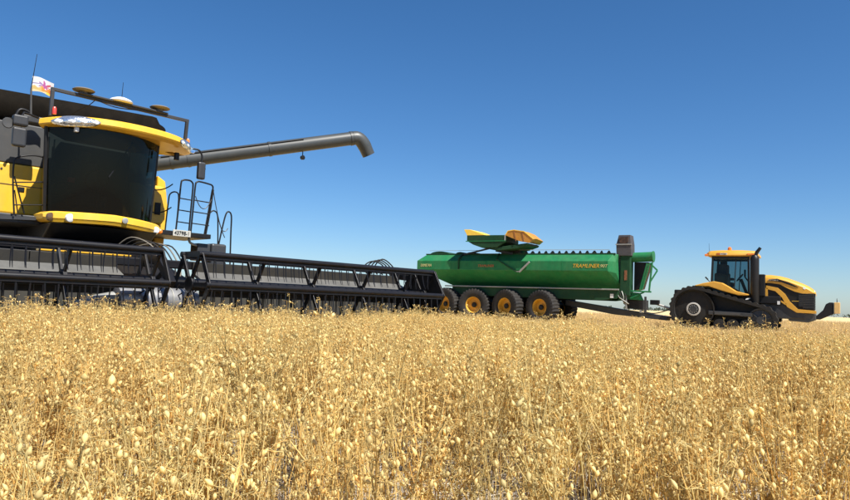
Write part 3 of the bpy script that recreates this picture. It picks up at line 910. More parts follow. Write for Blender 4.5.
    for i in range(nx + 1):
        for j in range(nz + 1):
            u, v = i / nx, j / nz
            wave = 0.035 * math.sin(u * 6.0 + v * 1.2) * u
            vs.append((-3.6 + wave, -1.095 + 0.335 * u + 0.008 * (1 - v), 4.155 + 0.255 * v + 0.03 * math.sin(u * 3.2) - 0.055 * u * (1 if v > 0.5 else 0.6)))
    fs = [(i * (nz + 1) + j, (i + 1) * (nz + 1) + j, (i + 1) * (nz + 1) + j + 1, i * (nz + 1) + j + 1) for i in range(nx) for j in range(nz)]
    fl = thing('flag', HEADER, (-3.6, -1.1, 4.15), 'small white flag with purple burst and orange flames on the thin aerial', 'flag')
    MB_f = MB().add(vs, fs)
    ob = MB_f.build('cloth', 'flag_cloth', fl, smooth=60)
    ca = ob.data.color_attributes.new('tint', 'FLOAT_COLOR', 'POINT')
    for i in range(nx + 1):
        for j in range(nz + 1):
            u, v = i / nx, j / nz
            c = (0.80, 0.80, 0.78)
            a = math.atan2(v - 0.50, u - 0.62)
            rr = math.hypot((u - 0.62) * 1.1, v - 0.50)
            if rr < 0.27 + 0.13 * math.cos(a * 7 + 0.6):
                c = (0.45, 0.10, 0.30) if u > 0.5 else (0.36, 0.20, 0.42)
                if u > 0.72: c = (0.55, 0.12, 0.16)
            if abs(v - 0.55) < 0.05 and u < 0.45:
                c = (0.30, 0.26, 0.45)
            if v < 0.34 + 0.08 * math.sin(u * 17):
                c = (0.80, 0.28, 0.06) if u > 0.45 else (0.62, 0.45, 0.16)
                if u > 0.8: c = (0.75, 0.20, 0.02)
            if v < 0.10 + 0.05 * math.sin(u * 9 + 1):
                c = (0.80, 0.62, 0.35) if u < 0.7 else (0.85, 0.60, 0.08)
            ca.data[i * (nz + 1) + j].color = (*c, 1)


mat('flag_cloth', (1.0, 1.0, 1.0), 0.8, var=0.03, tint=True, transl=0.3)
build_combine()

# ================================================================== chaser bin (grain cart)
CART = (0.437, 38.02, -31.0)


def build_cart():
    K = thing('grain_cart', CART, (5.0, 0, 0), 'long green grain chaser bin on yellow-rimmed wheels, hitched behind the tracked tractor', 'grain cart')
    half = [(-1.2, 3.31), (-1.6, 2.97), (-1.6, 2.52), (-0.55, 1.78), (-0.3, 1.5)]
    def sec(xs, pts):
        left = [(x, y, z) for x, (y, z) in zip(xs, pts)]
        right = [(x, -y, z) for x, (y, z) in reversed(list(zip(xs, pts)))]
        return left + right
    front = [(-1.12, 3.31), (-1.22, 2.97), (-1.2, 2.45), (-0.8, 2.0), (-0.4, 1.5)]
    rings = [sec((0.9, 0.75, 0.75, 1.9, 2.2), [(-0.7, 3.31), (-0.9, 2.97), (-0.9, 2.52), (-0.5, 1.78), (-0.25, 1.5)]),
             sec((0.34, 0.0, 0.0, 1.54, 1.8), half), sec((5, 5, 5, 5, 5), half), sec((10.12, 10.0, 10.0, 10.25, 10.3), half), sec((10.3, 10.26, 10.27, 10.32, 10.35), front)]
    tank = MB().loft(rings).build('tank', 'green', K, bevel=0.018)
    for x in (2.0, 3.95, 5.9, 7.85):
        for s in (-1, 1):
            m = MB()
            m.prism([(s * 1.602, 2.54), (s * 1.606, 2.54), (s * 1.606, 2.955), (s * 1.602, 2.955)], 'x', x - 0.02, x + 0.02)
            m.build('panel_seam', 'green', tank)
    for s in (-1, 1):
        MB().box(0.3, 10.22, s * 1.2 - 0.03, s * 1.2 + 0.03, 3.30, 3.36).build('top_rail', 'dark_green', K, bevel=0.008)
        MB().box(1.5, 10.4, s * 1.21 - 0.04, s * 1.21 + 0.04, 1.69, 1.75).build('lower_rail', 'galv', K, bevel=0.008)
        MB().prism([(1.9, 1.69), (1.9, 1.45), (2.6, 1.28), (9.6, 1.22), (10.3, 1.32), (10.38, 1.69)], 'y', s * 1.12 - 0.05, s * 1.12 + 0.05).build('chassis_side', 'dark_green', K, bevel=0.01)
        MB().tube((5.2, s * 1.2, 3.53), (9.95, s * 1.2, 3.51), 0.012, n=6).build('cover_rail', 'galv', K)
    # roll cover bows along the top
    for i in range(14):
        x = 5.55 + 0.335 * i
        y = -1.18
        w = 0.07 + 0.02 * ((i * 7) % 3)
        MB().prism([(x - w, 3.362), (x - w * 0.2, 3.47), (x + w * 0.3, 3.475), (x + w, 3.362)], 'y', y - 0.02, y + 0.05).build('cover_bow', 'black', K)
    for x0, x1, h in ((0.5, 1.62, 0.13), (2.0, 2.5, 0.09), (2.6, 3.2, 0.08)):
        pts = [(x0 + (x1 - x0) * t, 3.362 + h * math.sin(math.pi * t) ** 0.6) for t in np.linspace(0.0, 1, 11)]
        MB().prism(pts, 'y', -1.12, 0.9).build('tarp_fold', 'dark_green' if h < 0.15 else 'black', K)
    MB().tube((0.5, -1.2, 3.52), (3.6, -1.2, 3.52), 0.010, n=6).build('cover_rail', 'galv', K)

    # folded unloading conveyor head with yellow flaps
    yn = -1.95
    hp = MB().prism([(3.05, 3.93), (3.05, 4.21), (5.12, 4.19), (5.12, 3.86), (4.7, 3.60), (3.9, 3.58), (3.4, 3.74)], 'y', yn, -0.35).build('conveyor_head', 'dark_green', K, bevel=0.02)
    MB().box(3.0, 5.14, yn - 0.025, yn - 0.003, 3.89, 3.93).build('head_rail', 'green', hp)
    MB().box(5.08, 5.14, yn - 0.025, yn - 0.003, 3.932, 4.20).build('head_rail', 'galv', hp)
    fl = [(2.87, yn, 4.50), (3.21, yn, 4.49), (4.06, yn, 4.205), (3.05, yn, 4.205)]
    fl += [(x, -0.45, z) for x, y, z in fl]
    MB().add(fl, [(0, 1, 2, 3), (7, 6, 5, 4), (0, 3, 7, 4), (0, 4, 5, 1), (1, 5, 6, 2)]).build('flap', 'flap_yellow', hp, bevel=0.01)
    hood = [(5.12, 4.17), (5.25, 4.38), (5.56, 4.42), (6.08, 4.34), (6.56, 3.97), (6.34, 3.79), (5.86, 3.88)]
    cx, cz = 5.78, 4.1
    r0 = [(x, yn, z) for x, z in hood]
    r1 = [(cx + (x - cx) * 0.86, -1.3, cz + (z - cz) * 0.86 + 0.06) for x, z in hood]
    r2 = [(cx + (x - cx) * 0.92, -0.5, cz + (z - cz) * 0.9) for x, z in hood]
    MB().loft([r0, r1, r2]).build('flap', 'hood_orange', hp, bevel=0.012)
    for i in range(4):
        p, q = hood[i], hood[i + 1]
        MB().bar((p[0], yn - 0.005, p[1]), (q[0], yn - 0.005, q[1]), 0.03, 0.035).build('flap_edge', 'flap_yellow', hp)
    for x, z in ((5.56, 4.40), (5.97, 4.33)):
        MB().bar((x, yn - 0.008, z), (x + 0.12, yn - 0.008, 3.88), 0.025, 0.02).build('flap_rib', 'rust', hp)
    MB().prism([(4.45, 3.58), (6.25, 3.80), (6.2, 3.70), (5.7, 3.54), (4.6, 3.44)], 'y', yn + 0.05, -0.4).build('head_base', 'dark_green', hp, bevel=0.02)
    MB().bar((6.35, -1.8, 3.70), (6.70, -1.8, 3.68), 0.06).build('ram_end', 'black', hp)
    MB().bar((4.6, yn + 0.1, 3.45), (5.2, -1.25, 3.34), 0.10, 0.10).build('head_support', 'black', hp)
    col = MB().prism([(4.45, 3.52), (5.55, 3.52), (5.4, 3.36), (4.55, 3.36)], 'y', -1.1, -0.2)
    col.build('turntable', 'black', K, bevel=0.01)
    MB().bar((4.25, -1.75, 3.58), (2.45, -1.25, 3.28), 0.05, 0.08).build('brace', 'black', K)
    MB().bar((2.47, -1.64, 3.12), (2.47, -1.64, 2.55), 0.08, 0.05).build('brace', 'dark_green', K)
    MB().bar((2.45, -1.25, 3.32), (2.47, -1.62, 3.05), 0.08, 0.05).build('brace', 'dark_green', K)
    MB().bar((4.55, -1.65, 3.05), (5.6, -1.65, 2.44), 0.05, 0.04).build('brace', 'dark_green', K)
    MB().bar((4.5, -1.25, 3.35), (4.55, -1.65, 3.02), 0.05, 0.06).build('brace', 'dark_green', K)
    MB().bar((5.75, -1.65, 2.43), (6.28, -1.68, 2.92), 0.09, 0.05, up=(0, 1, 0)).build('handle_plate', 'galv', K, bevel=0.01)
    MB().box(5.52, 5.86, -1.64, -1.605, 2.44, 2.48).build('handle_foot', 'galv', K)

    # lettering on the side
    TM = Matrix.Translation((9.2, -1.607, 2.745)) @ Matrix(((1, 0, 0, 0), (0, 0, 1, 0), (0, 1, 0, 0), (0, 0, 0, 1)))
    TM = lambda x, z: Matrix.Translation((x, -1.608, z)) @ Matrix.Rotation(R(90), 4, 'X')
    text('lettering', 'TRAMLINER', 0.25, TM(8.98, 2.74), 'decal_gold', tank, shear=0.25, width=1.22)
    text('lettering', '90T', 0.20, TM(9.80, 2.74), 'decal_pale', tank, shear=0.25, width=0.34)
    text('lettering', 'DUNSTAN', 0.20, TM(0.55, 2.73), 'decal_pale', tank, width=0.62)
    text('lettering', 'TRAMLINER', 0.17, TM(3.95, 2.72), 'decal_red', tank, shear=0.25, width=0.85)

    # wheels
    for x, st in ((1.66, -14), (3.25, 6), (5.03, -16), (6.82, -14)):
        for s in (-1, 1):
            wheel(K, (x, s * 1.24, 0.80), 0.82, 0.62, 0.40, 'rim_yellow', steer=st, side=s, lugs=30, hub=0.13, face=0.02)
        MB().tube((x, -1.1, 0.80), (x, 1.1, 0.80), 0.09, n=10).build('axle', 'black', K)
    for x0, x1 in ((1.3, 3.6), (4.6, 7.3)):
        MB().prism([(x0, 0.95), (x0 + 0.4, 1.22), (x1 - 0.4, 1.22), (x1, 0.95), (x1 - 0.5, 0.85), (x0 + 0.5, 0.85)], 'y', -0.6, 0.6).build('bogie_beam', 'black', K, bevel=0.02)

    # front: auger housing, grey spout, green pipe and frames
    MB().box(10.36, 10.82, -0.95, -0.40, 1.45, 3.28).build('auger_housing', 'dark_green', K, bevel=0.03)
    MB().box(10.56, 10.68, -0.965, -0.952, 2.15, 2.6).build('rust_patch', 'rust', K)
    sp = MB()
    sp.loft([[(10.20, -1.0, 3.25), (10.87, -1.0, 3.25), (10.87, -0.4, 3.25), (10.20, -0.4, 3.25)], [(10.18, -1.0, 3.76), (10.86, -1.0, 3.76), (10.86, -0.4, 3.76), (10.18, -0.4, 3.76)],
             [(10.27, -0.92, 4.20), (10.80, -0.92, 4.20), (10.80, -0.42, 4.20), (10.27, -0.42, 4.20)]])
    spo = sp.build('discharge_spout', 'spout_grey', K, bevel=0.02)
    MB().prism([(10.33, 3.86), (10.42, 3.80), (10.62, 3.80), (10.72, 3.88), (10.73, 4.10), (10.34, 4.10)], 'y', -1.02, -0.93).build('spout_mouth', 'spout_rust', spo)
    MB().box(10.16, 10.88, -1.03, -1.005, 3.74, 3.79).build('spout_collar', 'galv', spo)
    pp = MB().tube((10.75, -0.55, 3.20), (11.72, -0.55, 3.24), 0.22, n=20)
    pp.build('fold_pipe', 'green', K, smooth=40)
    MB().tube((11.70, -0.55, 3.24), (11.76, -0.55, 3.24), 0.25, n=20).build('pipe_flange', 'green', K, smooth=40)
    MB().prism([(10.85, 3.0), (11.5, 3.0), (11.15, 1.8), (10.85, 1.7)], 'y', -0.4, 0.4).build('gearbox_shroud', 'black', K, bevel=0.02)
    fr = [((11.74, -0.78, 2.98), (11.62, -0.78, 1.70)), ((11.52, -0.78, 2.92), (11.22, -0.78, 1.72)), ((11.62, -0.78, 2.9), (11.3, -0.78, 1.75)), ((11.95, -0.7, 2.62), (11.62, -0.78, 2.95)), ((11.95, -0.7, 2.62), (11.66, -0.78, 2.1))]
    for p, q in fr:
        MB().bar(p, q, 0.09, 0.07).build('front_strut', 'green', K, bevel=0.01)
    MB().bar((10.8, -0.8, 1.68), (11.72, -0.8, 1.66), 0.08, 0.07).build('front_beam', 'green', K, bevel=0.01)
    MB().prism([(10.75, 1.30), (11.35, 1.28), (11.2, 1.60), (10.85, 1.63)], 'y', -0.75, -0.6).build('front_guard', 'green', K, bevel=0.015)
    MB().bar((10.8, -0.78, 1.36), (11.4, -0.78, 1.64), 0.06).build('front_strut', 'green', K)
    MB().prism([(10.5, 1.30), (11.3, 1.30), (11.3, 0.85), (10.5, 0.9)], 'y', -0.55, 0.5).build('gearbox', 'black', K, bevel=0.02)
    MB().bar((10.62, -0.9, 1.70), (10.66, -0.9, 0.85), 0.06).build('parking_jack', 'galv', K)
    for x in (11.20, 11.40):
        MB().bar((x, -0.5, 1.45), (x, -0.5, 0.72), 0.09, 0.09).build('jack_leg', 'galv' if x < 11.3 else 'dark_grey', K, bevel=0.01)
    for k in range(4):
        y0 = -1.0 + 0.03 * k
        MB().path(smooth_path([(10.25 + 0.1 * k, y0, 1.66), (10.35 + 0.1 * k, y0 - 0.05, 1.40), (10.55, y0, 1.25 - 0.05 * k), (10.75, y0 + 0.1, 1.1)], 4), 0.022, 6).build('hose', 'rubber' if k % 2 else 'galv', K, smooth=60)
    MB().box(10.0, 10.15, -1.186, -1.172, 1.34, 1.52).build('warning_plate', 'white', K)
    db = MB().prism([(7.6, 1.20), (7.6, 0.95), (9.9, 0.60), (12.3, 0.42), (12.35, 0.60), (10.2, 0.86)], 'y', -0.32, 0.32)
    db.build('drawbar', 'dark_grey', K, bevel=0.02)
    MB().box(11.5, 11.9, -0.1, 0.1, 1.10, 1.32).build('drive_guard', 'black', K, bevel=0.02)
    MB().tube((11.6, 0, 1.20), (12.42, 0, 0.94), 0.05, n=10).build('drive_shaft', 'pale_grey', K, smooth=40)
    MB().path(smooth_path([(11.0, -0.3, 0.9), (11.6, -0.32, 0.72), (12.1, -0.3, 0.8), (12.5, -0.25, 1.0)], 5), 0.025, 6).build('hose', 'rubber', K, smooth=60)


build_cart()

# ================================================================== tracked tractor
TRAC = (12.23, 31.456, -30.0)


def build_tractor():
    T = thing('tracked_tractor', TRAC, (1.6, 0, 0), 'dusty yellow tractor on black rubber tracks pulling the green bin', 'tractor')
    # ---- tracks
    r1, c1 = 0.87, (0.0, 0.97)
    r2, c2 = 0.52, (2.60, 0.60)
    D = math.hypot(c2[0] - c1[0], c2[1] - c1[1])
    base = math.atan2(c2[1] - c1[1], c2[0] - c1[0])
    al = math.acos((r1 - r2) / D)
    loop = []
    for a in np.linspace(base + al, base + 2 * math.pi - al, 60):
        loop.append((c1[0] + r1 * math.cos(a), c1[1] + r1 * math.sin(a), math.cos(a), math.sin(a)))
    a1, a2 = base - al, base + al
    def lin(pA, pB, n):
        return [tuple(pA[i] + (pB[i] - pA[i]) * t for i in range(4)) for t in np.linspace(0, 1, n + 2)[1:-1]]
    arc2 = [(c2[0] + r2 * math.cos(a), c2[1] + r2 * math.sin(a), math.cos(a), math.sin(a)) for a in np.linspace(a1, a2, 26)]
    full = loop + lin(loop[-1], arc2[0], 38) + arc2 + lin(arc2[-1], loop[0], 38)
    for s in (-1, 1):
        yi, yo = s * 0.82, s * 1.44
        rings = []
        for k, (x, z, nx, nz) in enumerate(full):
            t = 0.13 if k % 4 < 2 else 0.085
            rings.append([(x - nx * 0.03, yi, z - nz * 0.03), (x + nx * t, yi, z + nz * t), (x + nx * t, yo, z + nz * t), (x - nx * 0.03, yo, z - nz * 0.03)])
        rings.append(rings[0])
        tr = MB().loft(rings, caps=False).build('track', 'track_rubber', T)
        y = s * 1.42
        dw = MB().lathe([(0.84, s * 0.86), (0.84, s * 1.38), (0.80, s * 1.38), (0.77, s * 1.26), (0.30, s * 1.31), (0.02, s * 1.31)], (c1[0], 0, c1[1]), 'y', 48).build('drive_wheel', 'track_rubber', T, smooth=35)
        MB().lathe([(0.285, 0), (0.285, s * 0.05), (0.225, s * 0.06), (0.215, s * 0.02), (0.205, s * 0.0)], (c1[0], s * 1.315, c1[1]), 'y', 32).build('hub_ring', 'pale_grey', dw, smooth=35)
        MB().lathe([(0.205, 0), (0.19, s * 0.05), (0.06, s * 0.06), (0.01, s * 0.06)], (c1[0], s * 1.312, c1[1]), 'y', 24).build('hub', 'dark_grey', dw, smooth=35)
        for i in range(10):
            a = 2 * math.pi * i / 10
            MB().tube((c1[0] + 0.15 * math.cos(a), s * 1.36, c1[1] + 0.15 * math.sin(a)), (c1[0] + 0.15 * math.cos(a), s * 1.39, c1[1] + 0.15 * math.sin(a)), 0.018, n=6).build('wheel_bolt', 'galv', dw)
        iw = MB().lathe([(0.49, s * 0.86), (0.49, s * 1.36), (0.45, s * 1.36), (0.42, s * 1.29), (0.16, s * 1.33), (0.15, s * 1.40), (0.01, s * 1.40)], (c2[0], 0, c2[1]), 'y', 36).build('idler_wheel', 'dark_grey', T, smooth=35)
        for i in range(6):
            a = 2 * math.pi * i / 6 + 0.3
            MB().bar((c2[0] + 0.16 * math.cos(a), s * 1.345, c2[1] + 0.16 * math.sin(a)), (c2[0] + 0.40 * math.cos(a), s * 1.345, c2[1] + 0.40 * math.sin(a)), 0.05, 0.03).build('wheel_spoke', 'grey', iw)
        for x in (1.05, 1.55, 2.05):
            MB().lathe([(0.24, s * 0.88), (0.24, s * 1.40), (0.10, s * 1.41), (0.01, s * 1.41)], (x, 0, 0.36), 'y', 24).build('roller', 'track_rubber', T, smooth=35)
        MB().prism([(0.6, 0.93), (2.3, 0.88), (2.3, 0.72), (0.6, 0.76)], 'y', s * 1.02 - 0.05, s * 1.38).build('track_frame', 'dark_grey', T, bevel=0.02)
        MB().box(0.86, 1.85, s * 1.385, s * 1.40, 0.78, 0.88).build('frame_plate', 'grey', T)
        MB().prism([(0.0, 0.4), (0.0, 1.92), (1.0, 1.90), (2.3, 1.60), (2.6, 1.10), (2.6, 0.4)], 'y', *sorted((s * 0.80, s * 0.86))).build('track_guard', 'black', T)
        # fender
        fp = [(0.02, 1.98), (0.38, 2.09), (0.81, 2.17), (1.13, 2.11), (1.40, 1.95), (1.66, 1.78), (2.15, 1.66), (2.13, 1.60), (1.75, 1.60), (1.1, 1.78), (0.6, 1.95), (0.1, 1.94)]
        y0, y1 = (s * 0.72, s * 1.36)
        MB().prism(fp, 'y', min(y0, y1), max(y0, y1)).build('fender', 'tractor_yellow', T, bevel=0.035)
    # ---- chassis
    MB().box(-0.7, 4.2, -0.50, 0.50, 0.70, 1.35).build('chassis', 'dark_grey', T, bevel=0.04)
    MB().box(-0.9, 0.4, -0.78, 0.78, 0.85, 1.8).build('rear_housing', 'black', T, bevel=0.04)
    MB().tube((0, -0.9, 0.94), (0, 0.9, 0.94), 0.2, n=14).build('axle', 'black', T)
    MB().bar((-0.7, 0, 0.60), (-1.35, 0, 0.55), 0.16, 0.08).build('tow_bar', 'dark_grey', T)
    MB().box(2.0, 3.3, -0.62, 0.62, 1.30, 1.62).build('battery_box', 'black', T, bevel=0.03)
    MB().box(3.17, 3.27, -0.645, -0.622, 1.28, 1.42).build('service_label', 'white', T)
    # ---- hood
    top = [(2.55, 2.50), (2.9, 2.51), (3.26, 2.46), (3.55, 2.38), (3.81, 2.28), (4.08, 2.17), (4.29, 2.07), (4.46, 1.95), (4.56, 1.84), (4.58, 1.72)]
    core = MB().prism([(2.75, 1.2), (2.75, 2.3), (3.6, 2.2), (4.2, 1.9), (4.52, 1.74), (4.52, 1.06), (3.9, 1.04), (3.4, 1.2)], 'y', -0.50, 0.50).build('engine_bay', 'black', T, bevel=0.03)
    rings = []
    for x, z in top:
        w = 0.54 - 0.05 * max(0, (x - 4.2) / 0.38)
        low = z - 0.34 if x < 3.3 else max(1.76, z - 0.40 - 0.1 * (x - 3.3))
        low = min(low, z - 0.05)
        rings.append([(x, -w, low), (x, -w - 0.005, z - 0.14 if z - 0.14 > low else low + 0.01), (x, -w + 0.07, z - 0.045), (x, -w + 0.2, z), (x, 0, z + 0.02), (x, w - 0.2, z), (x, w - 0.07, z - 0.045), (x, w + 0.005, z - 0.14 if z - 0.14 > low else low + 0.01), (x, w, low)])
    hood = MB().loft(rings, caps=True, closed=True).build('hood', 'tractor_yellow', T, smooth=40)
    for s in (-1, 1):
        y0, y1 = sorted((s * 0.546, s * 0.562))
        MB().prism([(2.84, 2.315), (3.16, 2.355), (3.62, 2.19), (3.95, 2.01), (3.82, 2.02), (3.3, 2.21), (2.84, 2.27)], 'y', y0, y1).build('side_swoosh', 'black', hood)
        text('lettering', 'MT865', 0.08, Matrix.Translation((3.02, -0.565, 2.285)) @ Matrix.Rotation(R(90), 4, 'X') if s < 0 else Matrix.Translation((3.02, 0.565, 2.285)) @ Matrix.Rotation(R(180), 4, 'Z') @ Matrix.Rotation(R(90), 4, 'X'), 'pale_grey', hood, extrude=0.002, width=0.36)
        y2, y3 = sorted((s * 0.502, s * 0.555))
        up = [(2.74, 2.06), (3.19, 1.97), (3.45, 1.73), (3.64, 1.41), (3.93, 1.11), (4.57, 1.07)]
        lo = [(2.74, 1.92), (3.09, 1.83), (3.34, 1.57), (3.53, 1.19), (3.88, 0.97), (4.57, 0.955)]
        m = MB()
        m.loft([[(a[0], y2, a[1]), (a[0], y3, a[1]), (b[0], y3, b[1]), (b[0], y2, b[1])] for a, b in zip(up, lo)])
        m.build('side_stripe', 'tractor_yellow', T, bevel=0.006)
        m = MB()
        up = [(2.74, 1.57), (3.19, 1.53), (3.53, 1.32)]
        lo = [(2.74, 1.52), (3.17, 1.48), (3.47, 1.27)]
        m.loft([[(a[0], y2, a[1]), (a[0], y3, a[1]), (b[0], y3, b[1]), (b[0], y2, b[1])] for a, b in zip(up, lo)])
        m.build('side_stripe', 'tractor_yellow', T)
        MB().box(2.72, 2.81, min(y2, y3), max(y2, y3) - 0.004 if s > 0 else max(y2, y3), 1.56, 1.96).build('side_stripe', 'tractor_yellow', T)
        for k in range(9):
            z = 1.17 + 0.07 * k
            xs = 4.5 - (0.55 if k > 0 else 0.4)
            MB().box(xs, 4.50, min(s * 0.503, s * 0.528), max(s * 0.503, s * 0.528), z, z + 0.035).build('grille_slat', 'dark_grey', T)
        MB().lathe([(0.09, 0), (0.095, 0.03), (0.05, 0.04), (0.004, 0.035)], (4.50, s * 0.33, 1.80), 'x', 18).build('headlight', 'lamp_white', hood, smooth=40)
        MB().lathe([(0.05, 0), (0.05, s * 0.03), (0.004, s * 0.03)], (4.16, s * 0.52, 1.98), 'y', 16).build('side_lamp', 'lamp_white', hood, smooth=40)
    for k in range(12):
        z = 1.12 + 0.052 * k
        MB().box(4.521, 4.545, -0.46, 0.46, z, z + 0.03).build('grille_slat', 'dark_grey', T)
    MB().box(3.7, 3.95, -0.545, -0.532, 1.43, 1.45).build('model_badge', 'decal_gold', T)
    MB().prism([(3.45, 1.0), (4.57, 0.95), (4.58, 0.70), (4.3, 0.58), (3.6, 0.62)], 'y', -0.48, 0.48).build('front_frame', 'grey', T, bevel=0.03)
    # ---- front weight bracket
    wt = MB().prism([(4.57, 0.86), (4.82, 1.11), (4.92, 1.36), (5.05, 1.43), (5.2, 1.43), (5.2, 0.97), (4.71, 0.72), (4.57, 0.72)], 'y', -0.42, 0.42).build('weight_bracket', 'black', T, bevel=0.03)
    MB().box(5.205, 5.42, -0.45, 0.45, 0.99, 1.44).build('front_weight', 'weight_tan', wt, bevel=0.02)
    for y in (-0.38, -0.2):
        MB().path(smooth_path([(5.31, y - 0.05, 1.43), (5.31, y - 0.05, 1.53), (5.31, y, 1.58), (5.31, y + 0.05, 1.53), (5.31, y + 0.05, 1.43)], 3), 0.016, 6).build('lifting_eye', 'dark_grey', wt, smooth=60)
    # ---- cab
    cab = MB().box(0.62, 2.15, -0.90, 0.90, 1.55, 1.72).build('cab', 'black', T, bevel=0.02)
    posts = (((0.64, 2.0), (0.70, 3.26), 0.09), ((2.12, 1.6), (2.10, 3.26), 0.07), ((1.28, 1.72), (1.22, 3.26), 0.0))
    for s in (-1, 1):
        for (a, b, w) in posts:
            if w:
                MB().bar((a[0], s * 0.90, a[1] - 0.4 if a[0] < 1 else a[1]), (b[0], s * 0.86, b[1]), w, 0.08).build('pillar', 'black', cab, bevel=0.01)
        MB().add([(0.68, s * 0.895, 1.70), (2.10, s * 0.895, 1.70), (2.08, s * 0.865, 3.24), (0.72, s * 0.865, 3.24)], [(0, 1, 2, 3)]).build('side_window', 'tractor_glass', cab)
        MB().bar((0.68, s * 0.90, 3.20), (2.08, s * 0.87, 3.20), 0.06, 0.08).build('window_frame', 'black', cab)
        MB().bar((1.55, s * 0.905, 1.72), (1.62, s * 0.875, 3.2), 0.028, 0.035).build('door_post', 'black', cab)
    MB().add([(2.14, -0.86, 1.72), (2.14, 0.86, 1.72), (2.10, 0.83, 3.24), (2.10, -0.83, 3.24)], [(0, 1, 2, 3)]).build('windscreen', 'tractor_glass', cab)
    MB().add([(0.64, -0.86, 2.1), (0.64, 0.86, 2.1), (0.70, 0.83, 3.24), (0.70, -0.83, 3.24)], [(0, 1, 2, 3)]).build('rear_window', 'tractor_glass', cab)
    MB().box(0.60, 0.72, -0.88, 0.88, 1.6, 2.1).build('rear_wall', 'black', cab)
    MB().box(0.95, 1.45, -0.30, 0.25, 2.0, 2.18).box(0.84, 1.22, -0.42, 0.34, 2.15, 2.96).box(0.90, 1.16, -0.24, 0.16, 2.94, 3.16).build('seat', 'seat_cloth', cab, bevel=0.05)
    MB().box(0.75, 1.35, -0.75, -0.40, 1.72, 2.55).build('side_console', 'interior', cab, bevel=0.05)
    MB().box(1.0, 1.5, -0.55, -0.38, 2.25, 2.36).build('arm_rest', 'interior', cab, bevel=0.03)
    MB().bar((1.95, 0, 1.72), (1.72, 0, 2.34), 0.12, 0.12).build('steering_column', 'interior', cab, bevel=0.02)
    MB().path([(1.68 + 0.12 * math.sin(a), 0.20 * math.cos(a), 2.40 + 0.15 * math.sin(a)) for a in np.linspace(0, 2 * math.pi, 24, endpoint=False)], 0.02, 6, closed=True).build('steering_wheel', 'black', cab, smooth=60)
    MB().box(1.9, 1.96, -0.62, -0.38, 2.42, 2.72).build('monitor', 'black', cab, bevel=0.02)
    MB().bar((1.92, -0.5, 2.42), (2.08, -0.6, 2.2), 0.04).build('monitor_arm', 'black', cab)
    roof = MB()
    def rr(x0, x1, y, z):
        return [(x0, -y + 0.12, z), (x0 + 0.12, -y, z), (x1 - 0.2, -y, z), (x1, -y + 0.2, z), (x1, y - 0.2, z), (x1 - 0.2, y, z), (x0 + 0.12, y, z), (x0, y - 0.12, z)]
    roof.loft([rr(0.56, 2.30, 0.86, 3.24), rr(0.42, 2.46, 0.95, 3.30), rr(0.45, 2.44, 0.94, 3.40), rr(0.55, 2.34, 0.86, 3.50), rr(0.85, 2.0, 0.6, 3.545)])
    rf = roof.build('roof', 'tractor_yellow', T, smooth=35)
    MB().box(0.37, 0.56, -0.93, -0.62, 3.27, 3.36).build('tail_lamp', 'amber', rf, bevel=0.02)
    MB().box(2.05, 2.40, -0.965, -0.93, 3.31, 3.38).build('marker_lamp', 'amber', rf, bevel=0.01)
    MB().box(0.86, 1.16, -0.957, -0.938, 3.32, 3.40).build('roof_decal', 'decal_red', rf)
    MB().box(1.00, 1.28, -0.962, -0.958, 3.325, 3.395).build('roof_decal', 'white', rf)
    text('lettering', 'MT865', 0.07, Matrix.Translation((1.14, -0.966, 3.36)) @ Matrix.Rotation(R(90), 4, 'X'), 'black', rf, extrude=0.002, width=0.22)
    MB().lathe([(0.08, 0), (0.085, 0.04), (0.075, 0.13), (0.03, 0.17), (0.004, 0.175)], (1.30, -0.3, 3.54), 'z', 16).build('beacon', 'amber', rf, smooth=40)
    MB().tube((0.52, -0.6, 3.36), (0.50, -0.6, 3.85), 0.008, 0.005, 6).build('aerial', 'black', rf)
    MB().bar((0.52, -0.95, 2.25), (0.42, -1.0, 2.36), 0.05).bar((0.5, -0.95, 2.25), (0.66, -0.93, 2.1), 0.03).build('rear_work_lamp', 'black', cab)
    # ---- exhaust and intake stack
    ex = MB()
    ex.lathe([(0.165, 1.30), (0.175, 1.34), (0.175, 3.10), (0.16, 3.22), (0.10, 3.30), (0.01, 3.31)], (2.34, -0.92, 0), 'z', 24)
    st = ex.build('exhaust_stack', 'black', T, smooth=40)
    MB().path([(2.38, -0.92, 3.28), (2.42, -0.92, 3.42), (2.56, -0.92, 3.62)], [0.07, 0.075, 0.06], 14).build('exhaust_tip', 'black', st, smooth=60)
    MB().box(2.49, 2.72, -0.75, 0.75, 1.6, 2.52).build('cooling_pack', 'black', T, bevel=0.03)
    MB().bar((2.18, -0.98, 1.50), (2.0, -1.05, 1.45), 0.05).build('step_lamp', 'white', T)


build_tractor()

# ================================================================== vegetation
mat('crop_straw', (0.89, 0.74, 0.35), 0.6, patch=0.55, var=0.12, scale=30, tint=True, randinst=0.14, transl=0.48, spec=0.35)
mat('crop_pod', (0.87, 0.715, 0.335), 0.55, patch=0.45, var=0.10, scale=60, tint=True, randinst=0.12, transl=0.40, spec=0.4)
mat('grey_straw', (0.52, 0.47, 0.38), 0.8, var=0.2, scale=30, tint=True, randinst=0.25, spec=0.2)
mat('stubble_straw', (0.70, 0.52, 0.25), 0.8, var=0.15, scale=20, tint=True, randinst=0.15, spec=0.2)
mat('tree_leaf', (0.055, 0.068, 0.040), 0.85, var=0.3, scale=0.3, tint=True, spec=0.1)


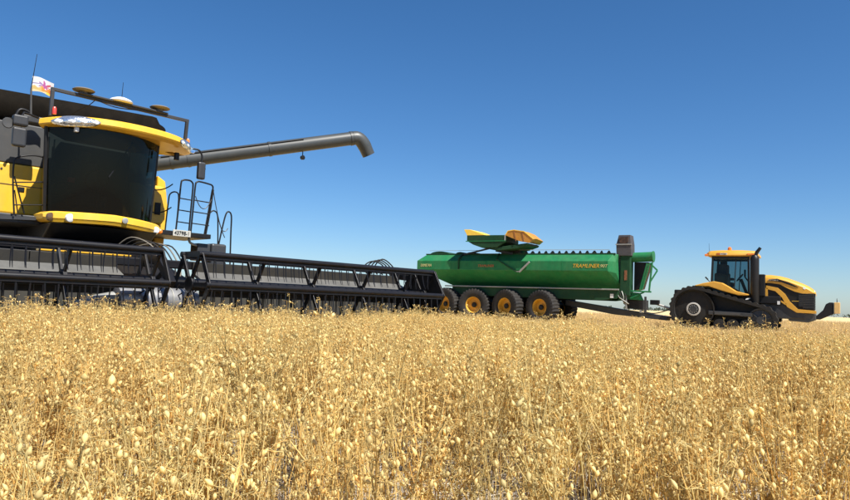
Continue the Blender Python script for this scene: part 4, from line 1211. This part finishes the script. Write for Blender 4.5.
class NB:
    """collects triangles and quads with a tint and a material index"""
    def __init__(s):
        s.v, s.f, s.c, s.m = [], [], [], []

    def add(s, vs, fs, col, mi):
        o = len(s.v)
        s.v += [tuple(p) for p in vs]
        s.c += [col] * len(vs)
        s.f += [tuple(i + o for i in q) for q in fs]
        s.m += [mi] * len(fs)

    def stem(s, pts, r0, r1, col, mi=0, n=3):
        pts = [Vector(p) for p in pts]
        vs, fs = [], []
        for i, p in enumerate(pts):
            d = (pts[min(i + 1, len(pts) - 1)] - pts[max(i - 1, 0)])
            _, u, w = basis(d if d.length > 1e-6 else Vector((0, 0, 1)))
            r = r0 + (r1 - r0) * i / (len(pts) - 1)
            for k in range(n):
                a = 2 * math.pi * k / n
                vs.append(p + (u * math.cos(a) + w * math.sin(a)) * r)
        for i in range(len(pts) - 1):
            for k in range(n):
                l = (k + 1) % n
                fs.append((i * n + k, i * n + l, (i + 1) * n + l, (i + 1) * n + k))
        s.add(vs, fs, col, mi)

    def pod(s, p, d, L, r, col, mi=1):
        d, u, w = basis(d)
        n = 6
        prof = ((0.0, 0.22), (0.16, 0.72), (0.40, 1.0), (0.66, 0.80), (0.86, 0.36), (1.0, 0.04))
        vs, fs = [], []
        for t, q in prof:
            for k in range(n):
                a = 2 * math.pi * k / n
                vs.append(Vector(p) + d * (L * t) + (u * math.cos(a) * r + w * math.sin(a) * r * 0.86) * q)
        for i in range(len(prof) - 1):
            for k in range(n):
                l = (k + 1) % n
                fs.append((i * n + k, i * n + l, (i + 1) * n + l, (i + 1) * n + k))
        s.add(vs, fs, col, mi)

    def leaf(s, p, d, L, w, col, mi=0):
        d, u, k = basis(d)
        p = Vector(p)
        s.add([p, p + d * L * 0.5 + u * w + k * L * 0.12, p + d * L, p + d * L * 0.5 - u * w + k * L * 0.12], [(0, 1, 2, 3)], col, mi)

    def obj(s, name, mats):
        me = bpy.data.meshes.new(name)
        me.from_pydata(s.v, [], s.f)
        me.polygons.foreach_set('material_index', s.m)
        me.polygons.foreach_set('use_smooth', [True] * len(me.polygons))
        ca = me.color_attributes.new('tint', 'FLOAT_COLOR', 'POINT')
        ca.data.foreach_set('color', np.array([(*c, 1.0) for c in s.c], dtype=np.float32).ravel())
        for q in mats:
            me.materials.append(MATS[q])
        return bpy.data.objects.new(name, me)


rnd = random.Random(11)


def chickpea(i):
    g = NB()
    H = rnd.uniform(0.52, 0.68)
    def tint(lo, hi, brown=0.0):
        t = rnd.uniform(lo, hi)
        b = 1.0 if rnd.random() > brown else 0.0
        return (t, t * (0.985 if b else 0.86), t * (0.95 if b else 0.66))
    for k in range(rnd.randint(5, 7)):          # bare straight stalks
        a, le = rnd.uniform(0, 2 * math.pi), rnd.uniform(0.0, 0.30)
        b0 = Vector((rnd.gauss(0, 0.05), rnd.gauss(0, 0.05), 0))
        d0 = Vector((math.cos(a) * math.sin(le), math.sin(a) * math.sin(le), math.cos(le)))
        L0 = H * rnd.uniform(0.55, 0.98)
        bend = Vector((rnd.uniform(-1, 1), rnd.uniform(-1, 1), 0)) * 0.02
        g.stem([b0, b0 + d0 * L0 * 0.5 + bend, b0 + d0 * L0], 0.0021, 0.0010, tint(0.95, 1.2, 0.1))
    for k in range(rnd.randint(4, 6)):
        az = rnd.uniform(0, 2 * math.pi)
        lean = rnd.uniform(0.03, 0.42)
        L = H * rnd.uniform(0.8, 1.05)
        pts = []
        p = Vector((rnd.uniform(-0.02, 0.02), rnd.uniform(-0.02, 0.02), 0))
        steps = 7
        for j in range(steps + 1):
            pts.append(p.copy())
            t = j / steps
            le = lean * (0.4 + 0.9 * t) + rnd.uniform(-0.16, 0.16)
            aa = az + rnd.uniform(-0.45, 0.45)
            p = p + Vector((math.cos(aa) * math.sin(le), math.sin(aa) * math.sin(le), math.cos(le))) * (L / steps)
        c = tint(0.85, 1.15, 0.2)
        g.stem(pts, 0.0027, 0.0012, c)
        branches = [pts]
        for b in range(rnd.randint(3, 5)):
            j = rnd.randint(2, steps - 2)
            q = pts[j].copy()
            ba = rnd.uniform(0, 2 * math.pi)
            bl = rnd.uniform(0.12, 0.26)
            bp = []
            le = rnd.uniform(0.25, 0.65)
            for e in range(5):
                bp.append(q.copy())
                le2 = le - 0.09 * e + rnd.uniform(-0.15, 0.15)
                ba2 = ba + rnd.uniform(-0.3, 0.3)
                q = q + Vector((math.cos(ba2) * math.sin(le2), math.sin(ba2) * math.sin(le2), math.cos(le2))) * (bl / 4)
            g.stem(bp, 0.0020, 0.0010, tint(0.8, 1.15, 0.25))
            branches.append(bp)
        for bi, bp in enumerate(branches):
            for j in range(1 if bi else 3, len(bp)):
                q = bp[j]
                if rnd.random() < 0.68:
                    a = rnd.uniform(0, 2 * math.pi)
                    out = Vector((math.cos(a), math.sin(a), rnd.uniform(-0.2, 0.7))).normalized()
                    e1 = q + out * rnd.uniform(0.012, 0.03)
                    g.stem([q, e1], 0.0008, 0.0006, tint(0.75, 1.05, 0.3))
                    dd = Vector((out.x * rnd.uniform(0.1, 0.6), out.y * rnd.uniform(0.1, 0.6), rnd.uniform(-1.1, -0.3) if rnd.random() < 0.75 else rnd.uniform(0.3, 1.0)))
                    s = rnd.uniform(0.75, 1.12)
                    g.pod(e1, dd, 0.0210 * s, 0.0070 * s * rnd.uniform(0.72, 1.1), tint(0.82, 1.16, 0.10))
                for _ in range(rnd.randint(1, 4)):
                    a = rnd.uniform(0, 2 * math.pi)
                    out = Vector((math.cos(a), math.sin(a), rnd.uniform(-0.4, 1.0)))
                    l = rnd.uniform(0.010, 0.032)
                    e1 = q + out.normalized() * l
                    e2 = e1 + Vector((rnd.uniform(-1, 1), rnd.uniform(-1, 1), rnd.uniform(-1, 0.6))).normalized() * l * 0.6
                    cc = tint(0.65, 1.1, 0.4)
                    g.stem([q, e1, e2], 0.0009, 0.0006, cc)
                    for r_ in (e1, e2):
                        if rnd.random() < 0.6:
                            g.leaf(r_, (rnd.uniform(-1, 1), rnd.uniform(-1, 1), rnd.uniform(-1, 0.5)), rnd.uniform(0.008, 0.014), rnd.uniform(0.002, 0.004), tint(0.5, 1.05, 0.5))
    return g.obj('chickpea_plant', ['crop_straw', 'crop_pod'])


def straw_tuft(i, h0, h1, n, spread, r, matname, lying=0.2):
    g = NB()
    for k in range(n):
        p = Vector((rnd.gauss(0, spread), rnd.gauss(0, spread), 0))
        a = rnd.uniform(0, 2 * math.pi)
        t = rnd.uniform(0.55, 1.15)
        c = (t, t * rnd.uniform(0.92, 1.0), t * rnd.uniform(0.85, 1.0))
        if rnd.random() < lying:
            d = Vector((math.cos(a), math.sin(a), rnd.uniform(0.0, 0.18)))
            p.z = rnd.uniform(0.004, 0.02)
            L = rnd.uniform(0.08, 0.30)
        else:
            le = rnd.uniform(0, 0.5)
            d = Vector((math.cos(a) * math.sin(le), math.sin(a) * math.sin(le), math.cos(le)))
            L = rnd.uniform(h0, h1)
        m = p + d * L * 0.5 + Vector((rnd.uniform(-1, 1), rnd.uniform(-1, 1), 0)) * L * 0.05
        g.stem([p, m, p + d * L], r, r * 0.6, c)
    return g.obj('straw_tuft', [matname])


def scatter(name, pts, variants, kind_label):
    """one object whose points carry copies of the variants (kind: stuff)"""
    src = bpy.data.collections.new(name + '_source')
    for o in variants:
        src.objects.link(o)
    me = bpy.data.meshes.new(name)
    P = np.array([p[0] for p in pts], dtype=np.float32)
    me.vertices.add(len(P))
    me.vertices.foreach_set('co', P.ravel())
    a = me.attributes.new('turn', 'FLOAT_VECTOR', 'POINT')
    a.data.foreach_set('vector', np.array([p[1] for p in pts], dtype=np.float32).ravel())
    a = me.attributes.new('size', 'FLOAT', 'POINT')
    a.data.foreach_set('value', np.array([p[2] for p in pts], dtype=np.float32))
    a = me.attributes.new('which', 'INT', 'POINT')
    a.data.foreach_set('value', np.array([p[3] for p in pts], dtype=np.int32))
    o = bpy.data.objects.new(name, me)
    COL.objects.link(o)
    ng = bpy.data.node_groups.new(name + '_nodes', 'GeometryNodeTree')
    ng.interface.new_socket('Geometry', in_out='INPUT', socket_type='NodeSocketGeometry')
    ng.interface.new_socket('Geometry', in_out='OUTPUT', socket_type='NodeSocketGeometry')
    N, L = ng.nodes, ng.links
    gi, go = N.new('NodeGroupInput'), N.new('NodeGroupOutput')
    ci = N.new('GeometryNodeCollectionInfo')
    ci.inputs['Collection'].default_value = src
    ci.inputs['Separate Children'].default_value = True
    ip = N.new('GeometryNodeInstanceOnPoints')
    ip.inputs['Pick Instance'].default_value = True
    def attr(nm, typ):
        q = N.new('GeometryNodeInputNamedAttribute')
        q.data_type = typ
        q.inputs['Name'].default_value = nm
        return q.outputs['Attribute']
    L.new(gi.outputs[0], ip.inputs['Points'])
    L.new(ci.outputs[0], ip.inputs['Instance'])
    L.new(attr('which', 'INT'), ip.inputs['Instance Index'])
    e2r = N.new('FunctionNodeEulerToRotation')
    L.new(attr('turn', 'FLOAT_VECTOR'), e2r.inputs[0])
    L.new(e2r.outputs[0], ip.inputs['Rotation'])
    L.new(attr('size', 'FLOAT'), ip.inputs['Scale'])
    L.new(ip.outputs[0], go.inputs[0])
    md = o.modifiers.new('scatter', 'NODES')
    md.node_group = ng
    tag(o, kind='stuff', label=kind_label)
    return o


HA = R(HEADER[2])
HF = (math.cos(HA), math.sin(HA))
HL = (-math.sin(HA), math.cos(HA))


def to_local(x, y):
    dx, dy = x - HEADER[0], y - HEADER[1]
    return dx * HF[0] + dy * HF[1], dx * HL[0] + dy * HL[1]


def to_world(lx, ly):
    return HEADER[0] + lx * HF[0] + ly * HL[0], HEADER[1] + lx * HF[1] + ly * HL[1]


def lowfreq(x, y):
    return (math.sin(x * 1.3 + 0.7 * y) + math.sin(y * 1.9 - 0.6 * x + 2.0) + math.sin(2.7 * x + 1.1 * y + 4.0) * 0.6) / 2.6


def plant_crop():
    NV = 14
    variants = [chickpea(i) for i in range(NV)]
    r = np.random.default_rng(3)
    pts = []
    ly = -14.0
    while ly < 5.05:
        lx = 0.25
        while lx < 18.0:
            x, y = to_world(lx + r.normal(0, 0.04), ly + r.normal(0, 0.075))
            lx += 0.09
            if y < 0.25 or abs(x) > y * 0.80 + 1.6:
                continue
            if math.hypot(x, y) < 1.35:
                continue
            d = math.hypot(x, y)
            q = lowfreq(x, y)
            # bare spots in the sowing
            if lowfreq(x * 2.1 + 9, y * 2.1 - 3) > 0.18 and r.random() < 0.85 and d < 5.5:
                continue
            if r.random() < (0.36 if d < 3.8 else 0.10):
                continue
            s = 1.0 + 0.10 * q + r.normal(0, 0.05)
            pts.append(((x, y, -0.005), (r.normal(0, 0.10), r.normal(0, 0.10), r.uniform(0, 6.283)), s, int(r.integers(NV))))
        ly += 0.30
    scatter('chickpea_crop', pts, variants, 'ripe straw-coloured chickpea crop filling the foreground')
    print('crop plants', len(pts))


def lay_litter():
    variants = [straw_tuft(i, 0.05, 0.14, 22, 0.10, 0.0021, 'grey_straw', 0.75) for i in range(6)]
    r = np.random.default_rng(5)
    pts = []
    for _ in range(3400):
        y = r.uniform(0.8, 8.5)
        x = r.uniform(-1, 1) * (y * 0.8 + 1.2)
        pts.append(((x, y, 0.0), (0, 0, r.uniform(0, 6.283)), r.uniform(0.7, 1.3), int(r.integers(6))))
    scatter('straw_litter', pts, variants, 'grey old straw lying on the soil between the plants')


def sow_stubble():
    variants = [straw_tuft(i, 0.10, 0.24, 16, 0.07, 0.0035, 'stubble_straw', 0.35) for i in range(6)]
    r = np.random.default_rng(9)
    pts = []
    n = 0
    while n < 26000:
        y = 11.0 + 75.0 * r.random() ** 1.6
        x = r.uniform(-0.72, 0.72) * y + r.uniform(-2, 2)
        lx, ly = to_local(x, y)
        if ly < 5.15 and lx > -1.2:
            continue
        if ly < 5.15 and y < 40:        # behind the header, hidden by it: thin
            if r.random() < 0.7:
                n += 1
                continue
        n += 1
        s = r.uniform(0.7, 1.25) * (1 + 0.012 * y)
        pts.append(((x, y, 0.0), (0, 0, r.uniform(0, 6.283)), s, int(r.integers(6))))
    scatter('stubble', pts, variants, 'pale cut stubble on the harvested ground')


def far_trees():
    """a distant belt of trees along the horizon"""
    g = NB()
    r = random.Random(21)
    for k in range(420):
        u = r.uniform(-1.0, 1.0)
        Y = r.uniform(1150, 1500)
        X = u * 1500
        gap = math.sin(u * 23) + math.sin(u * 51 + 1)
        if gap < -0.9:
            continue
        h = r.uniform(4.5, 9.0) * (1 + 0.25 * math.sin(u * 40))
        w = r.uniform(5, 12)
        for c in range(34):
            a, e = r.uniform(0, 2 * math.pi), r.uniform(-0.9, 1)
            q = r.uniform(0.5, 1.0)
            p = Vector((X + math.cos(a) * w * q * math.cos(e), Y + math.sin(a) * w * q * math.cos(e), h * (0.50 + 0.5 * e * q)))
            s = r.uniform(1.0, 2.2)
            d1 = Vector((r.uniform(-1, 1), r.uniform(-1, 1), r.uniform(-1, 1))).normalized() * s
            d2 = Vector((r.uniform(-1, 1), r.uniform(-1, 1), r.uniform(-1, 1))).normalized() * s
            t = r.uniform(0.7, 1.25)
            g.add([p, p + d1, p + d1 + d2, p + d2], [(0, 1, 2, 3)], (t, t, t), 0)
        g.stem([(X, Y, 0), (X + r.uniform(-1, 1), Y, h * 0.7)], 0.35, 0.15, (0.7, 0.6, 0.5))
    o = g.obj('far_tree_belt', ['tree_leaf'])
    COL.objects.link(o)
    tag(o, kind='stuff', label='thin dark belt of trees along the far horizon')


plant_crop()
lay_litter()
sow_stubble()
far_trees()
